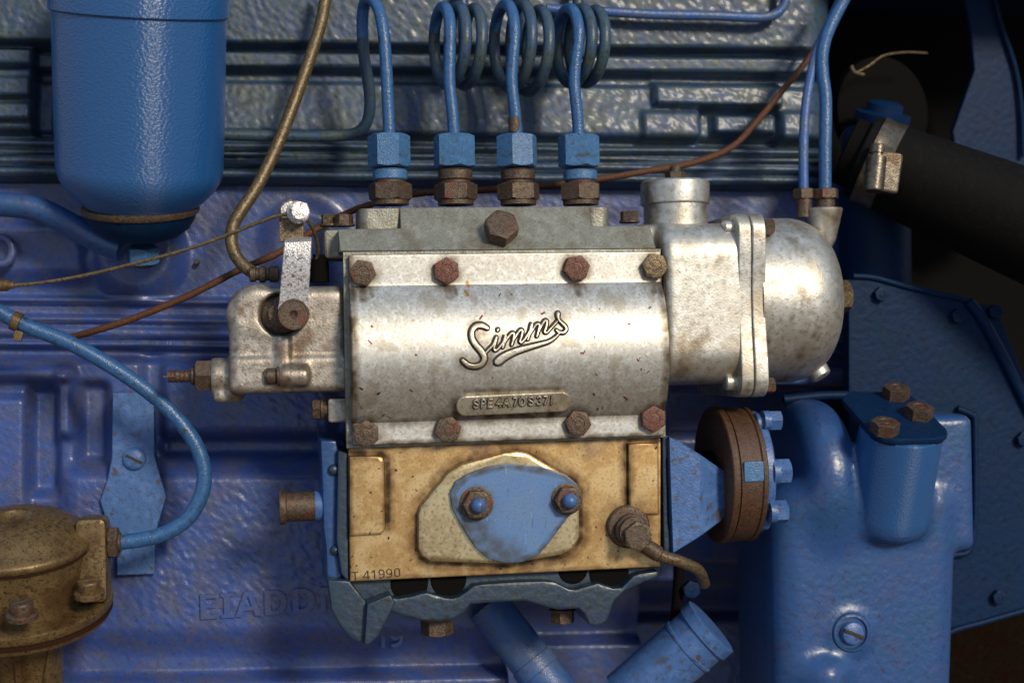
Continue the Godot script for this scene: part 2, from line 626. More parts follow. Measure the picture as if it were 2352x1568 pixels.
	bowl.anisotropy_enabled = true
	bowl.anisotropy = 0.92
	bowl.normal_scale = 0.3
	mt["bowl_gloss"] = bowl
	mat("blue_paint", blue, 0.36, 0.0, n_cast, 0.07, 3.2, Color(1.1, 0.82, 0.86), 0.1)
	mat("blue_flat", chipped, 0.42, 0.0, n_fine, 0.14, 3.4, Color(0.9, 0.84, 0.93))
	mat("blue_block", blued, 0.38, 0.0, n_fine, 0.2, 5.0, Color(0.95, 0.96, 1.0), 0.2)
	mat("blue_head", headblue, 0.5, 0.0, n_fine, 0.07, 5.0, Color(0.80, 0.9, 1.0), 0.1)
	mat("blue_dark", blue, 0.5, 0.0, n_cast, 0.06, 3.0, Color(0.45, 0.46, 0.5), 0.0, 0.25)  # darkened copy of the blue paint, holding the shade of parts set back
	mat("teal", teal, 0.45, 0.0, n_cast, 0.08, 3.6, Color(0.8, 0.82, 0.84), 0.1)
	mat("rusty_steel", rust, 0.50, 0.4, n_fine, 0.4, 7.0)
	mat("red_steel", redrust, 0.5, 0.2, n_fine, 0.4, 7.0)
	mat("chipped_blue", chipped, 0.40, 0.0, n_fine, 0.4, 6.0, Color(0.88, 0.9, 0.92))
	mat("pipe_blue", chipped, 0.34, 0.0, n_fine, 0.3, 5.0, Color(0.68, 0.76, 0.84))
	mat("coil_blue_shaded", headblue, 0.42, 0.0, n_fine, 0.15, 5.0, Color(0.85, 0.95, 1.0))  # duller than the straight pipes: the coils' shade is put into the colour
	mat("pipe_blue_old", blued, 0.38, 0.0, n_fine, 0.3, 5.0, Color(1.0, 1.15, 1.1))
	mat("fibre", fibre, 0.6, 0.0, n_fine, 0.3, 5.0, Color(0.8, 0.78, 0.76))
	mat("steel_pipe", olive, 0.42, 0.5, n_fine, 0.3, 7.0)
	mat("lift", liftc, 0.46, 0.5, n_fine, 0.12, 4.0, Color(0.86, 0.80, 0.76))
	mat("bright_steel", bright, 0.35, 0.55, n_fine, 0.3, 6.0)
	mat("zinc", endc, 0.36, 0.75, n_fine, 0.15, 5.0, Color(0.66, 0.65, 0.62))
	mat("rubber", rubber, 0.7, 0.0, n_fine, 0.2, 5.0, Color(0.8, 0.78, 0.75), 0.0, 0.25)
	mat("braid", fibre, 0.7, 0.1, n_fine, 0.6, 12.0, Color(0.95, 0.85, 0.75))
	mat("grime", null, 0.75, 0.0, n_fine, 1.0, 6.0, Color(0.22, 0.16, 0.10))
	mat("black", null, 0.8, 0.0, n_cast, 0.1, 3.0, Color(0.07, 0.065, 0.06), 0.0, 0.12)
	mat("soil", soil, 0.95, 0.0, n_lump, 1.0, 2.0)
	mat("shaded_brown", rust, 0.8, 0.0, n_fine, 0.3, 5.0, Color(0.3, 0.26, 0.22), 0.0, 0.15)  # brown darkened to hold the shade of the ground at the lower right
	mat("gasket", null, 0.8, 0.0, n_fine, 1.0, 6.0, Color(0.19, 0.115, 0.075), 0.0, 0.2)

# ---------------------------------------------------------------- shared pieces
func hex_head(ap: float, h: float, rot := 0.0, ticks := true, washer := 0.0) -> ArrayMesh:
	var s := Soup.new()
	if washer > 0: s.lathe(Vector3.ZERO, Vector3.BACK, [[washer - 1.5, 0.0], [washer, 1.5], [washer, 4.5], [washer - 1.5, 6.0]], 32)
	var z := 6.0 if washer > 0 else 0.0
	s.hexa(Vector3(0, 0, z), Basis(), ap, h, rot)
	if ticks:
		for k in 6:
			var a := TAU * (k + 0.3) / 6
			s.box(Vector3(cos(a) * ap * 0.74, sin(a) * ap * 0.74, z + h), Vector3(ap * 0.10, ap * 0.035, 1.2), 0.6, Basis(Vector3.BACK, a))
	return local_mesh(s, 32)

func facing(axis: Vector3, turn := 0.0) -> Basis:
	return Soup.new().axes(axis) * Basis(Vector3.BACK, turn)

# raised ribbon that lies on a surface z = h(x, y); pts: [px, py, half width]
func ribbon(s: Soup, pts: Array, h: Callable, high: float, grow: float) -> void:
	var v := []
	for p in pts:
		var a := q(p[0], p[1], 50.0)
		v.append(Vector3(a.x, a.y, p[2] + grow))
	var c := Soup.new().spline(v, 6)
	var rings := []
	var n := c.size()
	var first := (Vector2(c[1].x - c[0].x, c[1].y - c[0].y)).normalized()
	var last := (Vector2(c[n - 1].x - c[n - 2].x, c[n - 1].y - c[n - 2].y)).normalized()
	var st := []
	for k in [[1.0, 0.12], [0.86, 0.5], [0.5, 0.86]]:
		st.append([Vector2(c[0].x, c[0].y) - first * c[0].z * k[0], c[0].z * k[1], first])
	for i in n:
		var t := (Vector2(c[mini(i + 1, n - 1)].x, c[mini(i + 1, n - 1)].y) - Vector2(c[maxi(i - 1, 0)].x, c[maxi(i - 1, 0)].y)).normalized()
		st.append([Vector2(c[i].x, c[i].y), c[i].z, t])
	for k in [[0.5, 0.86], [0.86, 0.5], [1.0, 0.12]]:
		st.append([Vector2(c[n - 1].x, c[n - 1].y) + last * c[n - 1].z * k[0], c[n - 1].z * k[1], last])
	for e in st:
		var sd := Vector2(-e[2].y, e[2].x)
		var r := PackedVector3Array()
		for k in [[1.0, -3.0], [1.0, high * 0.5], [0.86, high * 0.9], [0.55, high], [-0.55, high], [-0.86, high * 0.9], [-1.0, high * 0.45], [-1.0, -3.0]]:
			var xy: Vector2 = e[0] + sd * e[1] * k[0]
			r.append(Vector3(xy.x, xy.y, h.call(xy.x, xy.y) + k[1]))
		rings.append(r)
	s.loft(rings)

func letters(called: String, text: String, height: float, depth: float, at: Vector3, m: String, parent: Node, tilt := 0.0, bold := true, wide := 1.0, b := Basis()) -> void:
	var t := TextMesh.new()
	var f := SystemFont.new()
	f.font_names = PackedStringArray(["Droid Sans"])
	f.font_weight = 700 if bold else 400
	t.font = f
	t.text = text
	t.font_size = 64
	t.pixel_size = height * S / 46.0
	t.depth = depth * S
	t.curve_step = 1.0
	var o := MeshInstance3D.new()
	o.name = numbered(called, parent)
	o.mesh = t
	o.material_override = mt[m]
	o.transform = Transform3D(R * b * Basis(Vector3.BACK, deg_to_rad(tilt)) * Basis.from_scale(Vector3(wide, 1, 1)), R * at * S - base_of(parent))
	parent.add_child(o, true)

# ---------------------------------------------------------------- the scene
func _ready() -> void:
	rng.seed = 7
	var cam := Camera3D.new()
	cam.name = "camera"
	cam.fov = rad_to_deg(2.0 * atan(784.0 / FL))
	cam.near = 0.05
	cam.far = 200.0
	cam.transform = Transform3D(R * cam_b, R * cam_p * S)
	var lens := CameraAttributesPhysical.new()
	lens.frustum_focal_length = 50.0
	lens.frustum_focus_distance = DIST * S * 1.01
	lens.exposure_aperture = 4.8
	cam.attributes = lens
	add_child(cam)
	cam.fov = rad_to_deg(2.0 * atan(784.0 / FL))

	var sky := ProceduralSkyMaterial.new()
	sky.sky_top_color = Color(0.74, 0.84, 0.97)
	sky.sky_horizon_color = Color(0.88, 0.91, 0.94)
	sky.sky_curve = 0.12
	sky.sky_energy_multiplier = 0.85
	sky.ground_bottom_color = Color(0.25, 0.2, 0.15)
	sky.ground_horizon_color = Color(0.5, 0.45, 0.4)
	var env := Environment.new()
	env.background_mode = Environment.BG_SKY
	env.sky = Sky.new()
	env.sky.sky_material = sky
	env.tonemap_mode = Environment.TONE_MAPPER_LINEAR
	env.tonemap_exposure = 1.08
	env.sdfgi_enabled = true
	env.ssao_enabled = true
	env.ssil_enabled = true
	var we := WorldEnvironment.new()
	we.name = "world_environment"
	we.environment = env
	add_child(we)
	var sun := DirectionalLight3D.new()
	sun.name = "sun"
	sun.light_energy = 0.85
	sun.light_color = Color(1.0, 0.95, 0.86)
	sun.light_angular_distance = 11.0
	sun.shadow_enabled = true
	var az := deg_to_rad(26.0)      # to the right of the camera
	var el := deg_to_rad(38.0)
	var from := Vector3(sin(az) * cos(el), sin(el), cos(az) * cos(el))
	sun.look_at_from_position(from, Vector3.ZERO, Vector3.UP)
	add_child(sun)

	materials()
	setting()
	engine()
	filter()
	pump()
	pipes()
	front_end()
	lift_pump()

func setting() -> void:
	var g := MeshInstance3D.new()
	g.name = "ground"
	var pm := PlaneMesh.new()
	pm.size = Vector2(120, 120)
	g.mesh = pm
	g.position = Vector3(0, -0.85, 0)
	g.material_override = mt.soil
	g.set_meta("kind", "structure")
	g.set_meta("label", "bare brown earth under the engine")
	g.set_meta("category", "ground")
	add_child(g)
	# unseen sheet added above the frame to shade the engine
	var b := thing("shade_sheet", "unseen dark blue sheet added overhead to shade the engine", "shade_sheet", Vector3(0, 1000, -760))
	var s := Soup.new()
	s.box(Vector3(200, 1000, -760), Vector3(1900, 8, 480), 5)
	commit("sheet", s, "blue_dark", b)

func bump(x: float, a: float, b: float, e: float) -> float:       # 1 between a and b, soft over e
	return smoothstep(a - e, a + e, x) * (1.0 - smoothstep(b - e, b + e, x))

func rbump(x: float, y: float, x0: float, x1: float, y0: float, y1: float, e: float) -> float:
	return bump(x, x0, x1, e) * bump(y, y0, y1, e)

func blob(x: float, y: float, cx: float, cy: float, r: float, e: float) -> float:
	return 1.0 - smoothstep(r - e, r + e, Vector2(x - cx, y - cy).length())

func engine() -> void:
	var rough := FastNoiseLite.new()
	rough.seed = 31
	rough.frequency = 0.045
	rough.fractal_octaves = 3
	var fine := FastNoiseLite.new()
	fine.seed = 32
	fine.noise_type = FastNoiseLite.TYPE_SIMPLEX_SMOOTH
	fine.frequency = 0.075
	fine.fractal_octaves = 2
	var zw := -480.0
	# cylinder head
	var h := thing("cylinder_head", "dull blue cast iron cylinder head with long ribs behind the coiled pipes", "cylinder head", q(900, 220, zw))
	var hf := func(x: float, y: float) -> float:
		var yy := y - (x - 900) * 0.012
		var v := 0.0
		v += 34 * (1 - smoothstep(104, 112, yy))
		v -= 22 * bump(yy, 113, 121, 4)
		v += 30 * bump(yy, 127, 162, 3)
		v += -14 * bump(yy, 168, 192, 4)
		v += (6 + 20 * smoothstep(190, 300, yy)) * bump(yy, 192, 312, 7)
		for r in [[334, 347], [357, 364], [372, 388], [397, 414]]:
			v += 26 * bump(yy, r[0], r[1], 3.0)
		v -= 14 * bump(yy, 318, 330, 3)
		v -= 95 * smoothstep(420, 432, yy)
		if x < 125:
			v -= 55 * bump(x, 78, 122, 5) * bump(yy, 120, 320, 5)
			v += 34 * rbump(x, yy, -300, 76, 172, 236, 3) + 30 * rbump(x, yy, -300, 78, 252, 290, 3)
		if x > 1450:
			v += 34 * rbump(x, yy, 1497, 1788, 184, 238, 3)
			v -= 30 * rbump(x, yy, 1604, 1786, 246, 322, 5)
			v += 36 * rbump(x, yy, 1634, 1776, 258, 300, 3)
			v += 14 * rbump(x, yy, 1470, 1600, 252, 318, 5)
			v += 16 * rbump(x, yy, 1786, 1910, 250, 320, 4)
		if x > 1840:
			v -= 190 * (1 - sqrt(maxf(0, 1 - pow(clampf((x - 1840) / 95.0, 0, 1), 2))))
		var am := 1.3 if yy < 110 or (yy > 192 and yy < 312) else 0.8
		return v + am * rough.get_noise_2d(x, y) * 1.6 + am * 0.5 * fine.get_noise_2d(x, y)
	face("casting", -220, 1934, -170, 436, 5, zw, hf, "blue_head", h)
	# block below it
	var b := thing("engine_block", "lumpy blue cast iron engine block wall with raised casting letters", "engine block", q(600, 1100, zw))
	var bf := func(x: float, y: float) -> float:
		var v := 10.0
		v += 55 * blob(x, y, 318, 585, 98, 26)
		v += 34 * rbump(x, y, -300, 205, 512, 640, 24)
		v += 30 * blob(x, y, 700, 560, 90, 30)
		var yr := y - (x - 300) * 0.012
		for r in [[686, 698], [728, 742], [752, 776], [786, 796]]:
			v += 26 * bump(yr, r[0], r[1], 4)
		v -= 14 * bump(yr, 800, 824, 6)
		v += 36 * smoothstep(816, 838, yr)
		# ridges and pockets at the left
		v += 38 * rbump(x, y, -300, 175, 842, 872, 10)
		v += 38 * rbump(x, y, 140, 178, 850, 1000, 14)
		v -= 42 * rbump(x, y, 74, 138, 888, 1130, 14)
		v += 22 * rbump(x, y, -300, 70, 910, 1300, 12)
		v -= 46 * rbump(x, y, 185, 250, 880, 1060, 16)
		v -= 40 * rbump(x, y, 330, 375, 820, 1260, 16) * 0.6
		v += 20 * rbump(x, y, 380, 760, 842, 990, 14)
		v -= 44 * rbump(x, y, 372, 1700, 1003, 1046, 12)
		v += 52 * smoothstep(1046, 1098, y) * smoothstep(120, 190, x)
		v -= 20 * smoothstep(1250, 1275, y) * (1 - smoothstep(220, 380, x))
		v -= 34 * smoothstep(1420, 1500, y)
		v += 60 * smoothstep(1526, 1546, y + (x - 500) * 0.02)
		v -= 380 * smoothstep(1150, 1185, x) * smoothstep(1320, 1345, y)
		v -= 330 * smoothstep(1528, 1552, x) * smoothstep(880, 900, y)
		var am := 0.9 + 1.6 * rbump(x, y, 200, 760, 1100, 1410, 40) + 1.4 * rbump(x, y, 380, 760, 830, 1000, 30)
		return v + am * (rough.get_noise_2d(x, y) * 1.0 + fine.get_noise_2d(x, y) * 0.9)
	face("casting", -220, 1990, 418, 1760, 6, zw - 60, bf, "blue_block", b)
	letters("casting_letter", "EIADDN", 62, 30, q(626, 1383, zw + 34) + Vector3(0, 0, -2), "blue_block", b, 0.8, true, 1.16)
	letters("casting_letter", "19", 50, 30, q(893, 1462, zw + 16), "blue_block", b, 0, true, 1.0)
	# hook-like lifting eye at the far left
	var s := Soup.new()
	var hook := []
	for k in 11:
		var a := deg_to_rad(130.0 - k * 26.0)
		hook.append(q(2 + cos(a) * 26, 576 - sin(a) * 30, zw + 20))
	s.tube(s.spline(hook, 4), 11, 12)
	commit("lifting_eye", s, "blue_block", b)
	for e in [[452, 603], [300, 1352], [960, 812]]:
		s = Soup.new()
		s.lathe(q(e[0], e[1], zw - 42), Vector3.BACK, [[7, 0], [7, 14], [5, 18]], 12)
		if e[0] < 500 and e[1] < 700: commit("plug", s, "rusty_steel", b)
	# the strap plate screwed to the block
	var zp := zw + 58
	var p := thing("strap_plate", "flat blue bracket plate with wide middle held by a slotted screw", "bracket", q(305, 1110, zp))
	s = Soup.new()
	s.prism(poly([[258, 902], [352, 900], [354, 1045], [366, 1092], [381, 1140], [366, 1190], [356, 1225], [354, 1318], [268, 1321], [266, 1230], [243, 1195], [229, 1150], [246, 1100], [256, 1050]], zp), zp - 70, zp, 3)
	commit("plate", s, "blue_flat", p)
	s = Soup.new()
	var c := q(308, 1053, zp)
	s.lathe(c, Vector3.BACK, [[29, -2], [29, 5], [26, 11], [18, 15], [0.0, 17]], 28)
	commit("screw", s, "blue_flat", p)
	s = Soup.new()
	s.box(c + Vector3(0, 0, 15), Vector3(22, 3.2, 3.0), 0.8, Basis(Vector3.BACK, deg_to_rad(-28)))
	commit("screw_slot", s, "grime", p)
	# straight pipe along the top of the head
	var t := thing("breather_pipe", "thin dark pipe running level along the top of the cylinder head", "pipe", q(1600, 35, -400))
	s = Soup.new()
	s.tube(path([[1255, 20, -410], [1380, 26, -404], [1500, 33, -400], [1640, 36, -400], [1740, 40, -400], [1780, 33, -398], [1802, 10, -395], [1812, -40, -390]]), 13)
	commit("tube", s, "pipe_blue_old", t)

func filter() -> void:
	var c := q(322, 474, -270)
	var k := sc(c)
	var t := thing("fuel_filter", "large glossy blue fuel filter bowl with rust ring and drain nut below", "fuel filter", c)
	var s := Soup.new()
	var f := k / cos(deg_to_rad(LEAN))
	var tip := UP_.rotated(Vector3.BACK, deg_to_rad(-2.6))
	var ax := s.axes(tip)
	var kb := k * 0.945
	uv_fn = func(v: Vector3) -> Vector2:
		var d := v - c
		return Vector2(d.dot(tip) / 600.0, fposmod(atan2(d.dot(ax.y), d.dot(ax.x)) / TAU, 1.0))
	s.lathe(c, tip, [[128 * k, 2], [136 * kb, 4 * f], [156 * kb, 20 * f], [176 * kb, 40 * f], [189 * kb, 58 * f], [195 * kb, 74 * f], [197 * kb, 90 * f], [199 * kb, 200 * f], [200 * kb, 400 * f], [200 * kb, 416 * f]], 72)
	commit("bowl", s, "bowl_gloss", t)
	s = Soup.new()
	s.lathe(c, tip, [[200 * kb, 414 * f], [204 * kb, 416 * f], [207 * kb, 419 * f], [207 * kb, 470 * f], [204 * kb, 476 * f], [190 * kb, 560 * f], [150 * kb, 600 * f]], 72)
	commit("head_rim", s, "bowl_gloss", t)
	uv_fn = null
	s = Soup.new()
	s.lathe(c, UP_, [[130 * k, -13 * f], [133 * k, -8 * f], [133 * k, -1], [128 * k, 3]], 64)
	commit("rust_ring", s, "rusty_steel", t)
	s = Soup.new()
	s.lathe(c, UP_, [[34 * k, -80 * f], [56 * k, -74 * f], [86 * k, -64 * f], [108 * k, -48 * f], [121 * k, -28 * f], [126 * k, -14 * f], [122 * k, -10 * f]], 64)
	commit("bottom_dish", s, "blue_dark", t)
	s = Soup.new()
	s.hexa(c - UP_ * 128 * f, facing(UP_), 33 * k, 38 * f, 0.3, true, 0)
	commit("drain_nut", s, "chipped_blue", t)
	s = Soup.new()
	s.lathe(c - UP_ * 136 * f, UP_, [[22, 0], [24, 3], [24, 12 * f]], 24)
	commit("drain_plug", s, "rusty_steel", t)
	t = thing("filter_feed_pipe", "thick blue pipe curving in from the left edge beneath the filter bowl", "pipe", q(150, 500, -330))
	s = Soup.new()
	s.tube(path([[-60, 470, -330], [20, 470, -330], [90, 482, -330], [160, 516, -325], [225, 552, -315], [280, 572, -300]]), 30, 18)
	commit("tube", s, "blue_paint", t)

# ---------------------------------------------------------------- the pump
func pump() -> void:
	var t := thing("fuel_injection_pump", "silver and gold inline injection pump with script lettering on its curved cover", "injection pump", q(1160, 1335, -120))
	# curved inspection cover
	var xl := q(804, 800, 0).x
	var xr := q(1523, 800, 0).x
	var yt := q(1160, 581, 0).y
	var yb := q(1160, 1013, 0).y
	var y1 := q(1160, 652, 0).y
	var y2 := q(1160, 962, 0).y
	var yc := (y1 + y2) / 2
	var hc := (y1 - y2) / 2
	var sag := 64.0
	var rad := (hc * hc + sag * sag) / (2 * sag)
	var hz := func(_x: float, y: float) -> float:
		var d := absf(y - yc)
		if d > hc: return 0.0
		return sqrt(rad * rad - d * d) - (rad - sag)
	var s := Soup.new()
	var prof := PackedVector2Array()      # (y, z)
	prof.append(Vector2(yb, -20)); prof.append(Vector2(yb, -4)); prof.append(Vector2(yb + 1.5, -1)); prof.append(Vector2(yb + 4, 0)); prof.append(Vector2(y2 - 8, 0))
	for i in 33:
		var y: float = lerpf(y2, y1, i / 32.0)
		prof.append(Vector2(y, hz.call(0, y) + (1.0 if i == 0 or i == 32 else 0.0)))
	prof.append(Vector2(y1 + 8, 0)); prof.append(Vector2(yt - 4, 0)); prof.append(Vector2(yt - 1.5, -1)); prof.append(Vector2(yt, -4)); prof.append(Vector2(yt, -20))
	var rings := []
	for e in [[xl, 4.0], [xl + 1.5, 1.2], [xl + 5, 0.0], [xr - 5, 0.0], [xr - 1.5, 1.2], [xr, 4.0]]:
		var r := PackedVector3Array()
		for v in prof:
			var yy := clampf(v.x, yb + e[1], yt - e[1])
			r.append(Vector3(e[0], yy, v.y - (e[1] if v.y > -15 else 0.0)))
		rings.append(r)
	s.loft(rings)
	var rect := Rect2(xl, yb, xr - xl, yt - yb)
	var spots := []
	for e in [[832, 627], [1024, 622], [1322, 616], [1501, 612], [840, 995], [1027, 986], [1325, 971], [1498, 961]]:
		var bp := xy(q(e[0], e[1], 0))
		spots.append([[bp], 52.0, 0.85, 0])
		spots.append([[bp + Vector2(0, -20), bp + Vector2(rng.randf_range(-6, 6), -62)], 15.0, 0.55, 0])
		spots.append([[bp + Vector2(14, -24), bp + Vector2(rng.randf_range(10, 24), -54)], 8.0, 0.5, 0])
	spots.append([[Vector2(xl, yt), Vector2(xl, yb)], 22.0, 0.8, 0])
	spots.append([[Vector2(xr, yt - 60), Vector2(xr, yb)], 26.0, 0.7, 0])
	spots.append([[Vector2(xl, yb), Vector2(xr, yb)], 16.0, 0.7, 0])
	spots.append([[Vector2(xl, y2 - 3), Vector2(xr, y2 - 3)], 16.0, 0.35, 0])
	spots.append([[xy(q(1055, 950, 30)), xy(q(1300, 946, 30))], 24.0, 0.75, 0])
	spots.append([[xy(q(1050, 925, 30)), xy(q(1052, 926, 30))], 26.0, 0.6, 0])
	spots.append([[xy(q(1070, 900, 30)), xy(q(1295, 896, 30))], 14.0, 0.5, 0])
	spots.append([[xy(q(1060, 830, 60)), xy(q(1110, 840, 60)), xy(q(1120, 800, 60)), xy(q(1085, 745, 60))], 30.0, 0.4, 0])
	spots.append([[xy(q(1120, 790, 60)), xy(q(1200, 772, 60)), xy(q(1300, 730, 60))], 26.0, 0.4, 0])
	for i in 34:
		var c := Vector2(rng.randf_range(xl + 20, xr - 20), rng.randf_range(yb + 60, y1 - 12))
		spots.append([[c, c + Vector2(rng.randf_range(-7, 9), rng.randf_range(-9, 5))], rng.randf_range(1.6, 3.4), 1.3, 1 if i % 3 else 2])
	for i in 14:
		var c := Vector2(rng.randf_range(xl + 20, xr - 60), rng.randf_range(yb + 60, yt - 40))
		spots.append([[c, c + Vector2(rng.randf_range(10, 60), rng.randf_range(-40, 12))], 1.3, 0.8, 3])
	for e in [[1075, 648], [1070, 668]]:
		spots.append([[xy(q(e[0], e[1], 20)), xy(q(e[0] + 4, e[1] + 10, 20))], 6.0, 1.2, 4])
	var g2 := grain(512, 52, 18, 5)
	var g5 := grain(512, 55, 46, 4)
	var g1 := grain(512, 51, 4, 4)
	stained("cover_metal", "aluminium", rect, 900, Color(0.72, 0.705, 0.67), [[g1, 0.35, 0.75, Color(0.77, 0.765, 0.75), 0.9], [g2, 0.45, 0.8, Color(0.83, 0.825, 0.81), 0.7], [g5, 0.52, 0.8, Color(0.55, 0.53, 0.49), 0.5], [g1, 0.62, 0.85, Color(0.57, 0.52, 0.44), 0.5]], spots, [Color(0.27, 0.21, 0.14), Color(0.36, 0.10, 0.07), Color(0.16, 0.13, 0.11), Color(0.82, 0.81, 0.79), Color(0.62, 0.44, 0.20)], 0.47, 0.78)
	var cover := commit("cover", s, "cover_metal", t, 24, rect)
	s = Soup.new()
	s.prism(poly([[787, 578], [1518, 571], [1530, 1004], [795, 1030]], -22), -34, -20, 3)
	commit("gasket_plate", s, "head_aluminium", t)
	# lettering, raised, with the dirt that lines it
	var strokes := [
		[[468, 388, 26], [400, 358, 33], [330, 368, 32], [282, 430, 31], [285, 520, 33], [335, 605, 34], [400, 685, 34], [432, 760, 33], [402, 830, 31], [330, 860, 29], [250, 852, 27], [195, 815, 25], [168, 788, 22]],
		[[440, 700, 12], [480, 655, 14], [535, 600, 14], [572, 525, 18], [578, 508, 17]],
		[[576, 520, 17], [558, 590, 17], [545, 640, 15], [560, 662, 14], [592, 648, 12], [640, 590, 11]],
		[[600, 412, 17], [603, 409, 16]],
		[[600, 640, 10], [650, 580, 12], [685, 500, 18], [692, 482, 17], [672, 560, 17], [655, 622, 15]],
		[[665, 590, 9], [720, 505, 12], [765, 455, 15], [792, 462, 16], [785, 525, 16], [766, 592, 14]],
		[[775, 560, 9], [835, 460, 12], [875, 415, 15], [897, 425, 16], [885, 490, 16], [866, 550, 14], [882, 565, 13], [920, 530, 11], [960, 470, 10]],
		[[930, 520, 10], [980, 440, 12], [1008, 360, 17], [1018, 345, 16], [990, 440, 17], [962, 526, 14]],
		[[975, 490, 9], [1030, 400, 12], [1075, 345, 15], [1108, 350, 16], [1095, 420, 16], [1074, 488, 14]],
		[[1085, 450, 9], [1140, 350, 12], [1180, 300, 15], [1203, 310, 16], [1188, 380, 16], [1168, 432, 14], [1195, 445, 13], [1240, 400, 11], [1325, 312, 12]],
		[[1346, 215, 25], [1342, 245, 22], [1350, 290, 16], [1392, 335, 18], [1428, 375, 19], [1432, 415, 19], [1395, 447, 18], [1345, 440, 15], [1318, 418, 13]],
		[[1350, 445, 11], [1300, 500, 14], [1220, 555, 19], [1100, 592, 25], [960, 630, 31], [800, 682, 38], [680, 740, 46], [620, 785, 50], [598, 800, 46]],
	]
	var s2 := Soup.new()
	s = Soup.new()
	for st in strokes:
		var p := []
		for e in st:
			p.append([(1120 + e[0] / 4.9) * 0.91875, (740 + e[1] / 4.9) * 0.91875, e[2] * 0.1875])
		ribbon(s, p, hz, 8.5, -0.3)
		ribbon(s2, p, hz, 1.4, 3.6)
	commit("script_lettering", s, "aluminium_lettering", cover, 50)
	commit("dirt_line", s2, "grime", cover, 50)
	# name bar with the type number
	var bc := q(1177, 923, 20)
	var nb := Basis(Vector3.BACK, deg_to_rad(0.9)) * Basis(Vector3.RIGHT, deg_to_rad(18))
	s = Soup.new()
	s.prism(s.rrect(131, 24, 21, 7), -22, 13, 3.0, Transform3D(nb, Vector3(bc.x, bc.y, hz.call(0, bc.y))))
	commit("name_bar", s, "aluminium_lettering", cover)
	var bn0 := nb.z
	var bo := Vector3(bc.x, bc.y, hz.call(0, bc.y)) + bn0 * 13.0
	var bz := func(x: float, y: float) -> float: return bo.z - ((x - bo.x) * bn0.x + (y - bo.y) * bn0.y) / bn0.z
	var gl := {
		"S": [[[0.92, 0.2], [0.75, 0.03], [0.4, 0.0], [0.1, 0.15], [0.12, 0.38], [0.5, 0.5], [0.88, 0.64], [0.9, 0.86], [0.6, 1.0], [0.25, 0.98], [0.05, 0.8]]],
		"P": [[[0.1, 1.0], [0.1, 0.5], [0.1, 0.0]], [[0.1, 0.0], [0.6, 0.02], [0.9, 0.26], [0.6, 0.52], [0.1, 0.54]]],
		"E": [[[0.1, 1.0], [0.1, 0.5], [0.1, 0.0]], [[0.1, 0.0], [0.5, 0.0], [0.9, 0.0]], [[0.1, 0.5], [0.45, 0.5], [0.8, 0.5]], [[0.1, 1.0], [0.5, 1.0], [0.9, 1.0]]],
		"4": [[[0.72, 1.0], [0.72, 0.5], [0.72, 0.0]], [[0.72, 0.0], [0.38, 0.35], [0.02, 0.7]], [[0.02, 0.7], [0.5, 0.7], [1.0, 0.7]]],
		"A": [[[0.0, 1.0], [0.25, 0.5], [0.5, 0.0]], [[0.5, 0.0], [0.75, 0.5], [1.0, 1.0]], [[0.22, 0.68], [0.5, 0.68], [0.78, 0.68]]],
		"7": [[[0.0, 0.02], [0.5, 0.02], [0.95, 0.02]], [[0.95, 0.02], [0.65, 0.5], [0.35, 1.0]]],
		"0": [[[0.5, 0.0], [0.1, 0.2], [0.02, 0.5], [0.1, 0.8], [0.5, 1.0], [0.9, 0.8], [0.98, 0.5], [0.9, 0.2], [0.5, 0.0], [0.3, 0.05]]],
		"3": [[[0.08, 0.12], [0.4, 0.0], [0.85, 0.1], [0.85, 0.38], [0.45, 0.48], [0.9, 0.6], [0.95, 0.85], [0.5, 1.0], [0.05, 0.88]]],
		"1": [[[0.5, 1.0], [0.5, 0.5], [0.5, 0.0]]],
	}
	var seq := [["S", 312, 378, 1268], ["P", 405, 468, 1263], ["E", 488, 550, 1258], ["4", 590, 664, 1250], ["A", 680, 756, 1248], ["7", 800, 852, 1240], ["0", 872, 950, 1237], ["S", 985, 1054, 1232], ["3", 1090, 1150, 1226], ["7", 1170, 1228, 1222], ["1", 1255, 1290, 1222]]
	for g in seq:
		s = Soup.new()
		s2 = Soup.new()
		for st in gl[g[0]]:
			var p := []
			for e in st:
				var zx: float = lerpf(g[1] + 4, g[2] - 4, e[0])
				var zy: float = g[3] + 8 + e[1] * 96.0
				p.append([(1120 + zx / 4.9) * 0.91875, (740 + zy / 4.9) * 0.91875, 2.1])
			ribbon(s, p, bz, 6.0, 0.0)
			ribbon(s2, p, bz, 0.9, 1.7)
		commit("raised_character", s, "aluminium_lettering", cover, 50)
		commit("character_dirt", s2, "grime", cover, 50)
	var bm := hex_head(27, 21, 0.35)
	var bk := 0
	for e in [[832, 627], [1024, 622], [1322, 616], [1501, 612], [840, 995], [1027, 986], [1325, 971], [1498, 961]]:
		place("cover_bolt", bm, ["rusty_steel", "red_steel", "red_steel", "steel_pipe", "rusty_steel", "rusty_steel", "rusty_steel", "red_steel"][bk], t, q(e[0], e[1], 0) + Vector3(0, 0, -1), Basis(Vector3.BACK, bk * 0.7))
		bk += 1
	# pump head: a sloping shoulder with stepped ends
	s = Soup.new()
	var sl := atan2(62.0, 100.0)
	var hb := Basis(Vector3.RIGHT, -sl)
	var a0 := q(1145, 578, -16)
	var st2 := []
	for p in [[779, 578], [1508, 572], [1494, 519], [1357, 519], [1354, 473], [919, 477], [921, 524], [777, 527]]:
		var v := q(p[0], p[1], -16.0 - (578.0 - p[1]) * 0.62)
		st2.append(v)
	var fr := PackedVector3Array(st2)
	var bkr := PackedVector3Array()
	var fr2 := PackedVector3Array()
